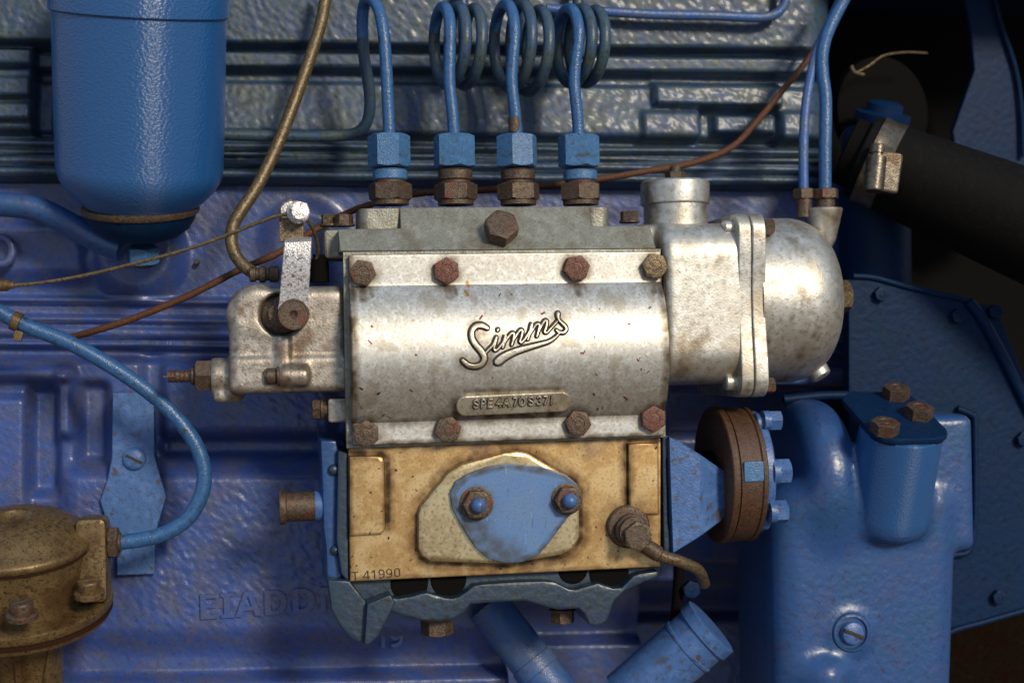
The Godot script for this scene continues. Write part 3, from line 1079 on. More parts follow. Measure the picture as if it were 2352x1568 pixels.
	for v in st2:
		bkr.append(Vector3(v.x, v.y, -235))
		fr2.append(v + Vector3(0, 0, -3))
	var frin := PackedVector3Array()
	var p2 := PackedVector2Array()
	for v in st2: p2.append(Vector2(v.x, v.y))
	var pin := s.inset(p2, 3.0)
	for i in pin.size():
		frin.append(Vector3(pin[i].x, pin[i].y, st2[i].z))
	s.loft([bkr, fr2, frin])
	commit("head_block", s, "head_aluminium", t, 30)
	s = Soup.new()
	for e in [[822, 930], [1340, 1400]]:
		s = Soup.new()
		var l := q(e[0], 500, -90)
		var r := q(e[1], 500, -90)
		var top := q(1150, 478, -100).y
		var bot := q(1150, 530, -60).y
		s.prism(s.rrect((r.x - l.x) / 2, 72, 24, 6), bot, top, 4, Transform3D(Basis(Vector3.RIGHT, Vector3.FORWARD, Vector3.UP), Vector3((l.x + r.x) / 2, 0, -152)))
		commit("head_shoulder", s, "head_aluminium", t)
	var bn := Vector3(0, sin(sl * 0.9), cos(sl * 0.9))
	var bp := q(1148, 538, -42)
	s = Soup.new()
	s.lathe(bp - bn * 6, bn, [[38, 0], [38, 5], [30, 8], [30, 20]], 28)
	s.hexa(bp + bn * 12, facing(bn), 35, 34, 0.2, false, 0.0)
	commit("vent_bolt", s, "rusty_steel", t, 32)
	var sm := hex_head(19, 22, 0.0, false, 25.0)
	place("head_bolt", sm, "rusty_steel", t, q(790, 520, -120), facing(Vector3.UP, 0.5))
	place("head_bolt", sm, "steel_pipe", t, q(758, 520, -150), facing(Vector3.UP, 0.2))
	place("head_bolt", sm, "rusty_steel", t, q(1446, 512, -110), facing(Vector3.UP, 0.1))
	s = Soup.new()
	s.box(q(1446, 530, -140) + Vector3(0, -20, 0), Vector3(52, 30, 50), 6)
	commit("head_ear", s, "head_aluminium", t)
	s = Soup.new()
	s.box(q(775, 545, -160) + Vector3(0, -20, 0), Vector3(34, 34, 60), 6)
	commit("head_ear", s, "head_aluminium", t)
	# delivery valve holders
	var hold := [[894, 0.25], [1044, 0.42], [1188, 0.62], [1331, 0.78]]
	for i in 4:
		var c := q(hold[i][0] + 3, 465, -130)
		var b := facing(Vector3.UP)
		s = Soup.new()
		s.lathe(c + Vector3(0, -6, 0), Vector3.UP, [[43, 0], [43, 16], [36, 18], [36, 84]], 32)
		s.hexa(c + Vector3(0, 4, 0), b, 45, 42, hold[i][1], true, 0.0)
		var hm := commit("valve_holder", s, "rusty_steel", t, 32)
		s = Soup.new()
		s.lathe(c + Vector3(0, 52, 0), Vector3.UP, [[38, 0], [41, 3], [41, 22], [38, 25], [30, 27]], 32)
		commit("collar", s, "chipped_blue" if i in [0, 3] else "rusty_steel", hm)

	# lower body
	var zb := -30.0
	s = Soup.new()
	s.prism(poly([[799, 1022], [1518, 996], [1519, 1302], [803, 1336]], zb), -260, zb, 4)
	var pts := [[1188, 1036], [1214, 1042], [1318, 1104], [1331, 1122], [1333, 1232], [1318, 1262], [1290, 1276], [1166, 1297], [990, 1291], [968, 1278], [960, 1258], [960, 1182], [968, 1160], [1030, 1084], [1060, 1066], [1160, 1038]]
	var bl := xy(q(795, 1340, zb))
	var tr := xy(q(1524, 990, zb))
	rect = Rect2(bl, tr - bl)
	spots = []
	var ring := []
	for e in pts: ring.append(xy(q(e[0], e[1], zb)))
	ring.append(ring[0])
	spots.append([ring, 34.0, 0.6, 0])
	spots.append([ring, 10.0, 0.62, 1])
	for l in [[[800, 1040], [874, 1041], [890, 1054], [890, 1215]], [[1518, 1009], [1446, 1011], [1437, 1022], [1440, 1178]], [[798, 1026], [1518, 1000]]]:
		var ln := []
		for e in l: ln.append(xy(q(e[0], e[1], zb)))
		spots.append([ln, 24.0, 0.55, 0])
		spots.append([ln, 9.0, 0.6, 1])
	for l in [[[803, 1334], [1518, 1301]], [[800, 1040], [803, 1334]], [[1519, 1010], [1519, 1300]]]:
		var ln := []
		for e in l: ln.append(xy(q(e[0], e[1], zb)))
		spots.append([ln, 14.0, 0.5, 0])
	spots.append([[xy(q(1442, 1208, zb))], 95.0, 0.7, 0])
	spots.append([[xy(q(1420, 1240, zb)), xy(q(1405, 1290, zb))], 26.0, 0.6, 0])
	for i in 90:
		var c := Vector2(rng.randf_range(bl.x, tr.x), rng.randf_range(bl.y, tr.y))
		spots.append([[c, c + Vector2(rng.randf_range(-4, 4), rng.randf_range(-6, 2))], rng.randf_range(1.2, 3.2), 1.0, 1])
	for i in 7:
		var c := Vector2(rng.randf_range(bl.x + 60, tr.x - 60), rng.randf_range(bl.y + 60, tr.y - 20))
		spots.append([[c, c + Vector2(rng.randf_range(-60, 60), rng.randf_range(-16, 16))], rng.randf_range(30, 60), 0.35, 2])
	stained("body_metal", "gold", rect, 900, Color(0.71, 0.57, 0.37), [[g1, 0.35, 0.75, Color(0.80, 0.69, 0.50), 0.9], [g2, 0.45, 0.8, Color(0.82, 0.69, 0.47), 0.6], [g5, 0.55, 0.85, Color(0.56, 0.41, 0.25), 0.5]], spots, [Color(0.34, 0.23, 0.13), Color(0.13, 0.09, 0.06), Color(0.42, 0.33, 0.32)], 0.38, 0.75)
	stained("pad_metal", "gold", rect, 700, Color(0.70, 0.62, 0.46), [[g1, 0.4, 0.75, Color(0.78, 0.71, 0.55), 0.9], [g2, 0.45, 0.8, Color(0.80, 0.74, 0.60), 0.7], [g5, 0.55, 0.85, Color(0.50, 0.40, 0.27), 0.6]], [], [], 0.32, 0.8)
	var body := commit("lower_body", s, "body_metal", t, 38, rect)
	s = Soup.new()
	s.prism(poly([[801, 1046], [868, 1046], [880, 1050], [884, 1060], [886, 1215], [876, 1228], [802, 1232]], zb + 10), zb - 5, zb + 13, 8)
	commit("side_pad", s, "body_metal", body, 38, rect)
	s = Soup.new()
	s.prism(poly([[1442, 1018], [1512, 1015], [1515, 1182], [1452, 1184], [1443, 1176]], zb + 10), zb - 5, zb + 13, 8)
	commit("side_pad", s, "body_metal", body, 38, rect)
	s = Soup.new()
	s.prism(poly(pts, zb + 26), zb - 5, zb + 26, 9)
	commit("boss_pad", s, "pad_metal", body, 38, rect)
	s = Soup.new()
	s.prism(poly([[1034, 1132], [1046, 1106], [1075, 1088], [1120, 1072], [1165, 1064], [1240, 1070], [1300, 1090], [1326, 1112], [1334, 1140], [1324, 1164], [1296, 1200], [1262, 1246], [1236, 1276], [1200, 1291], [1160, 1294], [1122, 1284], [1092, 1258], [1062, 1212], [1038, 1166]], zb + 38), zb + 22, zb + 39, 3)
	var pl := xy(q(1025, 1300, zb + 38))
	var pu := xy(q(1340, 1060, zb + 38))
	rect = Rect2(pl, pu - pl)
	spots = []
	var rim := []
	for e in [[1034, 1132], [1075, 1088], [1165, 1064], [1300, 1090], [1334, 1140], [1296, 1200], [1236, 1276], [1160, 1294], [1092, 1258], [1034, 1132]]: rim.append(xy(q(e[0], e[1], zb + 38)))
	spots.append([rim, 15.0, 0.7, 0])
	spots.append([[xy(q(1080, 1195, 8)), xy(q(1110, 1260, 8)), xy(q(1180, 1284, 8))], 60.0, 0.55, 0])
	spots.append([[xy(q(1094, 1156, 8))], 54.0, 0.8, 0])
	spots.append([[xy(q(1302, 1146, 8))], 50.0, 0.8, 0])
	for i in 22:
		var c := Vector2(rng.randf_range(pl.x, pu.x), rng.randf_range(pl.y + 40, pu.y))
		spots.append([[c, c + Vector2(rng.randf_range(-3, 3), rng.randf_range(-26, -4))], rng.randf_range(1.2, 2.4), 0.7, 1 + i % 2])
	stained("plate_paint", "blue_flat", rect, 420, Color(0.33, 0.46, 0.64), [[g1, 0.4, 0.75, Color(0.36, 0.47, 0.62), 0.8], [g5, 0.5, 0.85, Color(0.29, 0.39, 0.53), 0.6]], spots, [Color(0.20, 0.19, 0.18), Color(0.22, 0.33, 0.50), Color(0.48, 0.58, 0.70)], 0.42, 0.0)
	commit("blanking_plate", s, "plate_paint", t, 38, rect)
	for e in [[1094, 1156, 33], [1302, 1146, 31]]:
		var c := q(e[0], e[1], zb + 39)
		s = Soup.new()
		s.lathe(c, Vector3.BACK, [[e[2] * 1.18, 0], [e[2] * 1.18, 3], [e[2] * 1.1, 4]], 32)
		s.hexa(c + Vector3(0, 0, 4), Basis(), e[2] * 0.9, 26, 0.5, false, 0.0)
		var nut := commit("nut", s, "rusty_steel", t, 32)
		s = Soup.new()
		s.lathe(c, Vector3.BACK, [[17, 0], [17, 44], [14, 50], [8, 55], [0, 57]], 24)
		commit("stud", s, "blue_flat", nut)
	# banjo bolt of the drain
	var jc := q(1442, 1208, zb)
	s = Soup.new()
	s.lathe(jc, Vector3.BACK, [[51, -2], [51, 10], [47, 14], [40, 15]], 36)
	s.lathe(jc + Vector3(4, -8, 14), Vector3.BACK, [[40, 0], [40, 18], [35, 22], [35, 40]], 36)
	s.hexa(jc + Vector3(8, -16, 40), Basis(), 30, 32, 0.1, false, 0.0)
	commit("banjo_bolt", s, "rusty_steel", t, 32)
	letters("stamped_number", "T 41990", 20, 1.2, q(864, 1319, zb) + Vector3(0, 0, 0.2), "grime", body, 2.2, false, 1.15)
	# the flange strip at the drive end of the body
	s = Soup.new()
	s.prism(poly([[1519, 998], [1536, 1000], [1538, 1030], [1530, 1060], [1533, 1200], [1541, 1230], [1545, 1272], [1523, 1282]], -50), -230, -42, 5)
	commit("end_flange", s, "teal", t)
	s = Soup.new()
	s.prism(poly([[776, 1034], [799, 1040], [801, 1338], [783, 1318], [772, 1240]], -46), -260, -40, 5)
	commit("end_flange", s, "teal", t)

	left_end(t)
	governor(t)
	mount(t)

func left_end(t: Node3D) -> void:
	var zf := -45.0
	var a := q(527, 905, zf)
	var b := q(800, 655, zf)
	var lp := q(590, 722, zf)
	var hole := q(645, 722, zf)
	var rib := q(651, 840, zf)
	var yl := q(651, 815, zf).y
	var boss := q(505, 865, -120)
	var cy := q(660, 863, zf + 12)
	var f := func(p: Vector3) -> float:
		var d := sdb(p, Vector3(lp.x, a.y, -260), Vector3(b.x, b.y, zf), 26)
		d = smin(d, sdb(p, Vector3(a.x, a.y, -260), Vector3(b.x, lp.y, zf), 26), 4)
		d = smin(d, sdc(p, Vector3(lp.x, lp.y, -260), Vector3(lp.x, lp.y, zf), 70, 26), 6)
		d = smin(d, sdb(p, Vector3(a.x, a.y, -260), Vector3(b.x, yl, zf + 9), 16), 6)
		d = smin(d, sdb(p, Vector3(rib.x - 15, a.y + 2, -200), Vector3(rib.x + 15, hole.y - 20, zf + 14), 8), 10)
		d = smin(d, sdc(p, boss + Vector3(-20, 0, 0), boss + Vector3(60, 0, 0), 44, 6), 10)
		d = smin(d, sdb(p, boss + Vector3(-14, -58, -40), boss + Vector3(50, -30, 36), 8), 8)
		d = smin(d, sdc(p, Vector3(cy.x - 22, cy.y, cy.z), Vector3(cy.x + 48, cy.y, cy.z), 25, 10), 10)
		d = smax(d, -sdc(p, hole + Vector3(0, 0, -30), hole + Vector3(0, 0, 60), 48, 6), 8)
		return d
	casting("control_housing", Vector3(boss.x - 40, a.y - 40, -275), Vector3(b.x + 12, b.y + 12, 20), 5.5, f, "end_aluminium", t)
	var s := Soup.new()
	var e := q(489, 862, -120)
	s.hexa(e + Vector3(-40, 0, 0), facing(Vector3.RIGHT), 34, 40, 0.5, true, 0.0)
	s.lathe(e + Vector3(-50, 0, 0), Vector3.RIGHT, [[20, 0], [22, 3], [22, 14]], 24)
	commit("lock_nut", s, "rusty_steel", t, 32)
	s = Soup.new()
	var prof := []
	for i in 12:
		prof.append([15.0 if i % 2 == 0 else 13.0, i * 5.0])
	prof.append([15.0, 60.0])
	s.lathe(e + Vector3(-102, 0, 0), Vector3.RIGHT, prof, 20)
	s.box(e + Vector3(-98, 0, 14), Vector3(14, 2.2, 3), 0.6)
	commit("adjusting_screw", s, "rusty_steel", t)
	s = Soup.new()
	s.lathe(cy + Vector3(-48, 0, 0), Vector3.RIGHT, [[17, 0], [19, 2], [19, 20], [15, 22], [15, 24], [23, 25], [23, 30]], 28)
	s.hexa(cy + Vector3(-52, 0, 0), facing(Vector3.RIGHT), 15, 20, 0.5, true, 0.0)
	commit("clamp_screw", s, "rusty_steel", t, 32)
	s = Soup.new()
	var lb := q(742, 940, -90)
	s.hexa(lb + Vector3(-26, 0, 0), facing(Vector3.RIGHT), 21, 20, 0.4, true, 0.0)
	s.lathe(lb + Vector3(-6, 0, 0), Vector3.RIGHT, [[25, 0], [25, 6], [20, 7], [20, 20]], 28)
	commit("flange_bolt", s, "rusty_steel", t, 32)
	s = Soup.new()
	s.box(lb + Vector3(34, -2, -10), Vector3(24, 28, 40), 5)
	commit("bolt_lug", s, "end_aluminium", t)
	s = Soup.new()
	s.lathe(q(733, 618, -110), Vector3.UP, [[22, -30], [22, 20], [14, 26], [14, 34]], 24)
	commit("stop_pin", s, "black", t)
	# stop lever on its shaft
	s = Soup.new()
	var sh := q(674, 722, 22)
	s.lathe(hole + Vector3(0, 0, -40), Vector3.BACK, [[44, 0], [44, 20], [40, 24], [28, 26], [28, 50]], 32)
	s.lathe(sh + Vector3(0, 0, -90), Vector3.BACK, [[33, 0], [35, 2], [35, 88], [33.5, 90], [31, 90], [30, 88.5], [10, 88], [7, 85], [3, 82], [2, 80]], 40)
	var lev := commit("lever_shaft", s, "rusty_steel", t)
	s = Soup.new()
	var lx := [[638, 708, 708, 2.0], [641, 707, 690, 4.0], [645, 711, 640, 14.0], [650, 714, 590, 24.0], [652, 715, 556, 20.0], [653, 715, 548, 6.0], [654, 714, 545, -30.0]]
	var lr := []
	for l in lx:
		var v0 := q(l[0], l[2] + 2, l[3])
		var v1 := q(l[1], l[2] - 2, l[3])
		lr.append(PackedVector3Array([v0 + Vector3(0, 0, -7), v1 + Vector3(0, 0, -7), v1 + Vector3(0, 0, -1), v1 + Vector3(-1.5, 0, 0.5), v0 + Vector3(1.5, 0, 0.5), v0 + Vector3(0, 0, -1)]))
	s.loft(lr)
	var arm := commit("lever_arm", s, "bright_steel", t, 30)
	arm.set_meta("label", "bright worn steel lever arm")
	s = Soup.new()
	s.prism(poly([[640, 555], [641, 476], [650, 463], [666, 457], [682, 461], [694, 474], [697, 505], [696, 556]], -30), -44, -30, 2)
	commit("lever_clevis", s, "steel_pipe", t)
	s = Soup.new()
	s.prism(poly([[645, 500], [644, 478], [653, 466], [668, 461], [686, 470], [688, 500]], -14), -26, -14, 2)
	commit("clevis_plate", s, "bright_steel", t)
	s = Soup.new()
	var vb := q(683, 489, -14)
	s.lathe(vb, Vector3(0.1, 0, 1), [[25, 0], [25, 16], [22, 18], [22, 22]], 28)
	s.hexa(vb + Vector3(3, 1, 20), facing(Vector3(0.15, 0.05, 1)), 20, 18, 0.3, false, 0.0)
	for k in 8:
		var an := TAU * k / 8
		s.box(vb + Vector3(4.5, 1.5, 38) + facing(Vector3(0.15, 0.05, 1)) * Vector3(cos(an) * 12, sin(an) * 12, 0), Vector3(4.5, 1.3, 1.4), 0.5, facing(Vector3(0.15, 0.05, 1)) * Basis(Vector3.BACK, an))
	commit("cable_clamp_bolt", s, "bright_steel", t, 32)

func governor(t: Node3D) -> void:
	# housing between body and flange
	var zc := -175.0
	var a := q(1500, 882, zc)
	var b := q(1700, 520, zc)
	var fx := q(1690, 690, 0).x
	var lx := q(1530, 700, 0).x
	var gy := (a.y + b.y) * 0.5
	var gh := (b.y - a.y) * 0.5
	var f := func(p: Vector3) -> float:
		var v := Vector2(absf(p.y - gy) - gh + 84.0, absf(p.z + 175.0) - 178.0 + 84.0)
		var d2 := Vector2(maxf(v.x, 0), maxf(v.y, 0)).length() + minf(maxf(v.x, v.y), 0) - 84.0
		var w := Vector2(d2 + 16.0, absf(p.x - (lx + fx + 30) * 0.5) - (fx + 30 - lx) * 0.5 + 16.0)
		var d := Vector2(maxf(w.x, 0), maxf(w.y, 0)).length() + minf(maxf(w.x, w.y), 0) - 16.0
		d = smin(d, sdb(p, Vector3(a.x - 60, a.y + 10, -300), Vector3(lx + 40, b.y, -70), 20), 16)
		return d
	casting("governor_housing", Vector3(a.x - 75, a.y - 14, -345), Vector3(fx + 50, b.y + 14, 10), 6.0, f, "aluminium", t)
	var s := Soup.new()
	var nc := q(1552, 512, -165)
	s.lathe(nc + Vector3(0, -24, 0), Vector3.UP, [[84, 0], [80, 16], [78, 30], [78, 76]], 56)
	var neck := commit("filler_neck", s, "aluminium", t)
	s = Soup.new()
	s.lathe(nc + Vector3(0, 44, 0), Vector3.UP, [[80, 0], [84, 2], [85, 5], [85, 52], [82, 57], [76, 60], [20, 61]], 56)
	commit("filler_cap", s, "aluminium", neck)
	s = Soup.new()
	s.hexa(nc + Vector3(2, 104, 0), facing(Vector3.UP), 22, 22, 0.3, true, 0.0)
	s.lathe(nc + Vector3(2, 124, 0), Vector3.UP, [[14, 0], [14, 14], [10, 17]], 20)
	commit("cap_bolt", s, "rusty_steel", neck, 32)
	# the pair of flanges, scalloped, seen on edge
	var k := 0
	for e in [[1691, 1720.5, 5.0], [1721, 1752, 0.0]]:
		var x0 := q(e[0], 690, -20).x
		var x1 := q(e[1], 690, -20).x
		var yt := q(1720, 490, -20).y
		var yb := q(1720, 912, -20).y
		var cy := (yt + yb) / 2
		var o := PackedVector2Array()
		for v in s.rrect(190, (yt - yb) / 2, 44, 6):
			o.append(v)
		var dense := PackedVector2Array()      # the edges are a little waisted between the corners
		for i in o.size():
			var nx := o[(i + 1) % o.size()]
			var m := int(ceil(o[i].distance_to(nx) / 24.0))
			for j in m:
				var v := o[i].lerp(nx, float(j) / m)
				v.x *= 1.0 - (0.05 + 0.02 * k) * (1.0 - smoothstep(0.1, 0.75, absf(v.y) / 210.0))
				dense.append(v)
		o = dense
		s = Soup.new()
		var xf := Transform3D(Basis(Vector3(0, 0, -1), Vector3(0, 1, 0), Vector3(1, 0, 0)), Vector3(x0, cy, zc + 2 - e[2]))
		s.prism(o, 0, x1 - x0, 4, xf, true)
		commit("flange", s, "aluminium", t, 40)
		k += 1
	s = Soup.new()
	for e in [[1660, 525], [1664, 878]]:
		s = Soup.new()
		var c := q(e[0], e[1], -38)
		s.lathe(c, Vector3.RIGHT, [[8, 0], [17, 1], [20, 4], [20, 42]], 28)
		commit("flange_boss", s, "aluminium", t)
	for e in [[1754, 521], [1756, 886]]:
		s = Soup.new()
		s.hexa(q(e[0], e[1], -48), facing(Vector3.RIGHT), 17, 24, 0.2, true, 0.0)
		commit("flange_bolt", s, "rusty_steel", t, 32)
	# dome
	var dc := Vector3(q(1752, 690, -20).x, q(1752, 688, -80).y, zc - 22)
	var dr := 206.0
	var prof := [[dr, -6.0], [dr, 0.0]]
	for i in 15:
		var an := PI / 2 * i / 14.0
		prof.append([maxf(dr * pow(cos(an), 0.6), 0.0) if i < 14 else 0.0, 116 + 122.0 * pow(sin(an), 1.0)])
	s = Soup.new()
	s.lathe(dc, Vector3.RIGHT, prof, 72)
	commit("diaphragm_dome", s, "aluminium", t, 40)
	s = Soup.new()
	var nb := dc + Vector3(232, 8, 0)
	s.lathe(nb, Vector3.RIGHT, [[60, -14], [50, 2], [44, 20], [42, 26]], 32)
	s.hexa(nb + Vector3(26, 0, 0), facing(Vector3.RIGHT), 36, 30, 0.2, true, 0.0)
	commit("dome_plug", s, "steel_pipe", t, 32)
	s = Soup.new()
	var pc := q(1893, 478, -190)
	s.lathe(pc, Vector3.UP, [[14, -105], [28, -80], [44, -14], [46, -6], [46, -2], [43, 0]], 32)
	commit("vacuum_port", s, "aluminium", t)
	s = Soup.new()
	s.lathe(q(1878, 850, -150), Vector3(0.5, -1, 0.4), [[30, -20], [26, 18], [20, 22]], 28)
	commit("drain_boss", s, "aluminium", t)

func mount(_t: Node3D) -> void:
	var t := thing("pump_cradle", "teal cast bracket with wavy lip carrying the pump from beneath", "bracket", q(1120, 1480, -120))
	var s := Soup.new()
	var zf := -20.0
	s.prism(poly([[880, 1372], [917, 1374], [947, 1369], [966, 1363], [982, 1361], [1000, 1366], [1022, 1373], [1040, 1374], [1054, 1370], [1072, 1358], [1087, 1345], [1110, 1341], [1183, 1336], [1250, 1334], [1273, 1336], [1290, 1344], [1308, 1353], [1322, 1354], [1338, 1349], [1374, 1339], [1392, 1345], [1409, 1351], [1429, 1349], [1442, 1336], [1456, 1322], [1470, 1317], [1512, 1312], [1510, 1328], [1484, 1336], [1440, 1356], [1414, 1378], [1398, 1420], [1386, 1434], [1369, 1440], [1354, 1434], [1342, 1410], [1330, 1398], [1283, 1401], [1248, 1392], [1208, 1380], [1133, 1384], [1082, 1388], [1066, 1408], [1040, 1423], [1006, 1428], [972, 1426], [927, 1416], [890, 1402]], zf), -240, zf, 6)
	commit("shelf", s, "teal", t)
	s = Soup.new()
	s.prism(poly([[800, 1330], [1520, 1296], [1520, 1322], [1440, 1346], [1330, 1362], [1210, 1348], [1090, 1358], [1040, 1384], [960, 1376], [880, 1384], [808, 1380]], -62), -250, -58, 8)
	commit("saddle", s, "teal", t)
	for e in [[1030, 1330, 42], [940, 1338, 44], [1399, 1316, 48], [1316, 1306, 36]]:
		s = Soup.new()
		s.lathe(q(e[0], e[1], -58), Vector3.BACK, [[e[2] - 2.0, -20], [e[2], 0], [e[2] - 1.0, 3], [e[2] * 0.8, 4]], 28)
		commit("hole_shade_disc", s, "black", t)  # black disc painted in for the shade of a recess
	s = Soup.new()
	s.prism(poly([[843, 1386], [896, 1366], [908, 1384], [890, 1420], [868, 1462], [846, 1481], [836, 1478]], 2), -200, 4, 5)
	s.prism(poly([[752, 1330], [802, 1334], [846, 1388], [840, 1480], [808, 1468], [782, 1440], [760, 1400]], -24), -220, -20, 6)
	commit("foot", s, "teal", t)
	s = Soup.new()
	s.prism(poly([[735, 1010], [772, 1012], [778, 1040], [775, 1240], [786, 1322], [806, 1340], [800, 1400], [764, 1410], [750, 1330], [748, 1260], [742, 1210], [740, 1130]], -70), -420, -66, 8)
	commit("end_plate", s, "blue_paint", t)
	for e in [[766, 1078, 13], [770, 1262, 12]]:
		s = Soup.new()
		s.lathe(q(e[0], e[1], -68), Vector3.BACK, [[e[2], 0], [e[2], 10], [e[2] - 4.0, 16], [0.0, 19]], 20)
		commit("rivet", s, "teal", t)
	s = Soup.new()
	var c := q(640, 1165, -110)
	s.lathe(c, Vector3(1, 0, 0), [[33, 0], [40, 2], [41, 8], [38, 16], [34, 18], [34, 120]], 36)
	var pin := commit("dowel", s, "rusty_steel", t)
	s = Soup.new()
	s.lathe(c + Vector3(82, 0, 0), Vector3(1, 0, 0), [[33, 0], [35.5, 1], [36, 30], [40, 34], [40, 46]], 36)
	commit("painted_end", s, "blue_flat", pin)
	var bm := hex_head(33, 36, 0.4, false, 42.0)
	place("cradle_bolt", bm, "rusty_steel", t, q(1003, 1416, -100), facing(-Vector3.UP, 0.2))
	place("cradle_bolt", hex_head(25, 28, 0.1, false, 32.0), "rusty_steel", t, q(1292, 1397, -110), facing(-Vector3.UP, 0.3))

# ---------------------------------------------------------------- pipes and cables
func pipes() -> void:
	# injector pipes
	var lab := ["bright blue injector pipe nearest the filter, bent over and back behind its nut", "blue injector pipe on the second nut with a loose open coil", "blue injector pipe on the third nut with rust patch above it", "blue injector pipe on the fourth nut, nearest the filler cap, with a tight coil"]
	var nx := [896.0, 1046.0, 1190.0, 1332.0]
	var rot := [0.25, 0.0, 0.52, 0.02]
	for i in 4:
		var n := q(nx[i] - 2, 385, -130)
		var t := thing("injector_pipe", lab[i], "fuel pipe", n, "injector pipes of the pump")
		var s := Soup.new()
		var pts := []
		if i == 0:
			for e in [[895, 330, -130], [891, 240, -130], [886, 140, -130], [880, 70, -132], [868, 18, -150], [850, -2, -180], [836, 12, -215], [832, 60, -235], [836, 130, -250], [847, 200, -270], [849, 250, -290], [838, 288, -310], [808, 308, -325], [740, 313, -335], [620, 312, -345], [480, 308, -350]]:
				pts.append(q(e[0], e[1], e[2]))
		else:
			var x0: float = [0, 1024, 1167, 1312][i]
			var rr: float = [0, 93, 100, 90][i]
			var pitch: float = [0, 38, 42, 33][i]
			var turns: float = [0, 2.55, 2.55, 2.5][i]
			pts.append(q(nx[i] - 1, 335, -130))
			pts.append(q(lerpf(nx[i], x0, 0.3), 260, -130))
			pts.append(q(lerpf(nx[i], x0, 0.65), 180, -130))
			var cen := q(x0, 106, -130.0 - rr)
			var st := int(turns * 12)
			for k in st + 1:
				var a := TAU * k / 12.0
				var dr := rr + (2.5 if k > 12 else 0.0) * sin(k * 0.9)
				pts.append(Vector3(cen.x + pitch * a / TAU + (cos(a) - 1.0) * rr * 0.2, cen.y + sin(a) * dr - (10.0 if i == 2 and k > 18 else 0.0), cen.z + cos(a) * dr))
			var l: Vector3 = pts[-1]
			pts.append(l + Vector3(6, 90, -60))
			pts.append(l + Vector3(10, 220, -80))
		var sp := s.spline(pts, 5)
		var cut := 38 if i == 0 else 40
		s.tube(sp.slice(0, cut), 14.5, 16)
		commit("tube", s, "pipe_blue", t)
		s = Soup.new()
		s.tube(sp.slice(cut - 1), 14.3, 16)
		commit("return_bend" if i == 0 else "coil", s, "coil_blue_shaded", t)
		s = Soup.new()
		var b := facing(Vector3.UP)
		s.hexa(n, b, 43.5, 78, rot[i] + YAW * 0.0174, true, 0.0)
		s.lathe(n + Vector3(0, 70, 0), Vector3.UP, [[26, 0], [26, 9], [20, 11]], 24)
		commit("union_nut", s, "chipped_blue", t, 32)
		if i == 2:
			s = Soup.new()
			s.tube(path([[1182, 303, -129], [1183, 290, -128.5], [1181, 270, -128.5]], 5), 15, 14)
			commit("rust_patch", s, "rusty_steel", t)
	# bare steel pipe
	var t := thing("steel_drain_pipe", "bare brown steel pipe slanting down to the hooked end beside the lever", "pipe", q(600, 620, -190))
	var s := Soup.new()
	s.tube(path([[757, -60, -330], [745, 10, -320], [732, 70, -305], [690, 195, -270], [640, 325, -235], [592, 425, -210], [556, 480, -195], [536, 515, -190], [531, 555, -185], [543, 590, -180], [566, 616, -172], [590, 630, -165]]), 15, 18)
	commit("tube", s, "steel_pipe", t)
	s = Soup.new()
	var e := q(578, 630, -140)
	s.lathe(e, Vector3.RIGHT, [[12, -6], [18, -4], [18, 8], [14, 10], [14, 16], [20, 18], [20, 30], [15, 33], [15, 40], [19, 42], [19, 60], [12, 64]], 24)
	commit("fitting", s, "rusty_steel", t)
	# brown braided cable
	t = thing("braided_cable", "rusty brown braided cable sagging across the engine behind the pump", "cable", q(1480, 395, -330))
	s = Soup.new()
	s.tube(path([[1900, 60, -360], [1862, 128, -355], [1800, 205, -345], [1742, 275, -335], [1680, 338, -325], [1590, 374, -318], [1480, 394, -310], [1370, 412, -305], [1230, 428, -300], [1080, 438, -300], [950, 446, -300], [820, 480, -300], [720, 530, -290], [640, 580, -270], [545, 622, -260], [430, 680, -260], [300, 733, -275], [215, 760, -300], [160, 775, -340]], 10), 8.5, 10, true, 0.08)
	commit("cable", s, "braid", t)
	# throttle wire
	t = thing("throttle_wire", "thin grey control wire stretched from the left edge to the lever clamp", "wire", q(300, 605, -60))
	s = Soup.new()
	s.tube(path([[-40, 656, -60], [60, 653, -60], [180, 635, -55], [300, 607, -45], [420, 575, -38], [520, 540, -30], [590, 512, -22], [640, 495, -12], [685, 490, -4], [706, 506, -14], [724, 540, -50], [730, 575, -80], [724, 600, -100]]), 4.2, 8)
	commit("strand", s, "steel_pipe", t)
	s = Soup.new()
	s.lathe(q(-12, 655, -60), q(20, 655, -60) - q(-12, 655, -60), [[13, 0], [13, 26], [8, 32], [8, 40]], 16)
	commit("ferrule", s, "lift", t)
	# blue plastic-looking fuel line to the lift pump
	t = thing("fuel_feed_pipe", "smooth blue fuel pipe looping from the left edge round to the lift pump", "fuel pipe", q(470, 1090, -220))
	s = Soup.new()
	s.tube(path([[-60, 690, -230], [0, 718, -230], [60, 748, -230], [160, 788, -228], [250, 838, -226], [330, 892, -224], [395, 948, -222], [446, 1015, -220], [467, 1075, -220], [464, 1130, -220], [436, 1184, -220], [395, 1216, -220], [340, 1236, -220], [262, 1247, -220]], 8), 18, 20)
	commit("tube", s, "pipe_blue", t)
	s = Soup.new()
	var cc := q(46, 742, -228)
	s.lathe(cc - Vector3(9, -4, 0), Vector3(0.9, -0.4, 0), [[20, -10], [23, -9], [23, 9], [20, 10]], 24)
	s.box(cc + Vector3(-4, -30, 10), Vector3(10, 12, 6), 2, Basis(Vector3.BACK, -0.3))
	commit("clip", s, "lift", t)
	# two pipes at the right
	var la := ["narrow dark blue pipe, left of the pair rising from the silver dome", "thick bright blue pipe, right of the pair rising from the silver dome"]
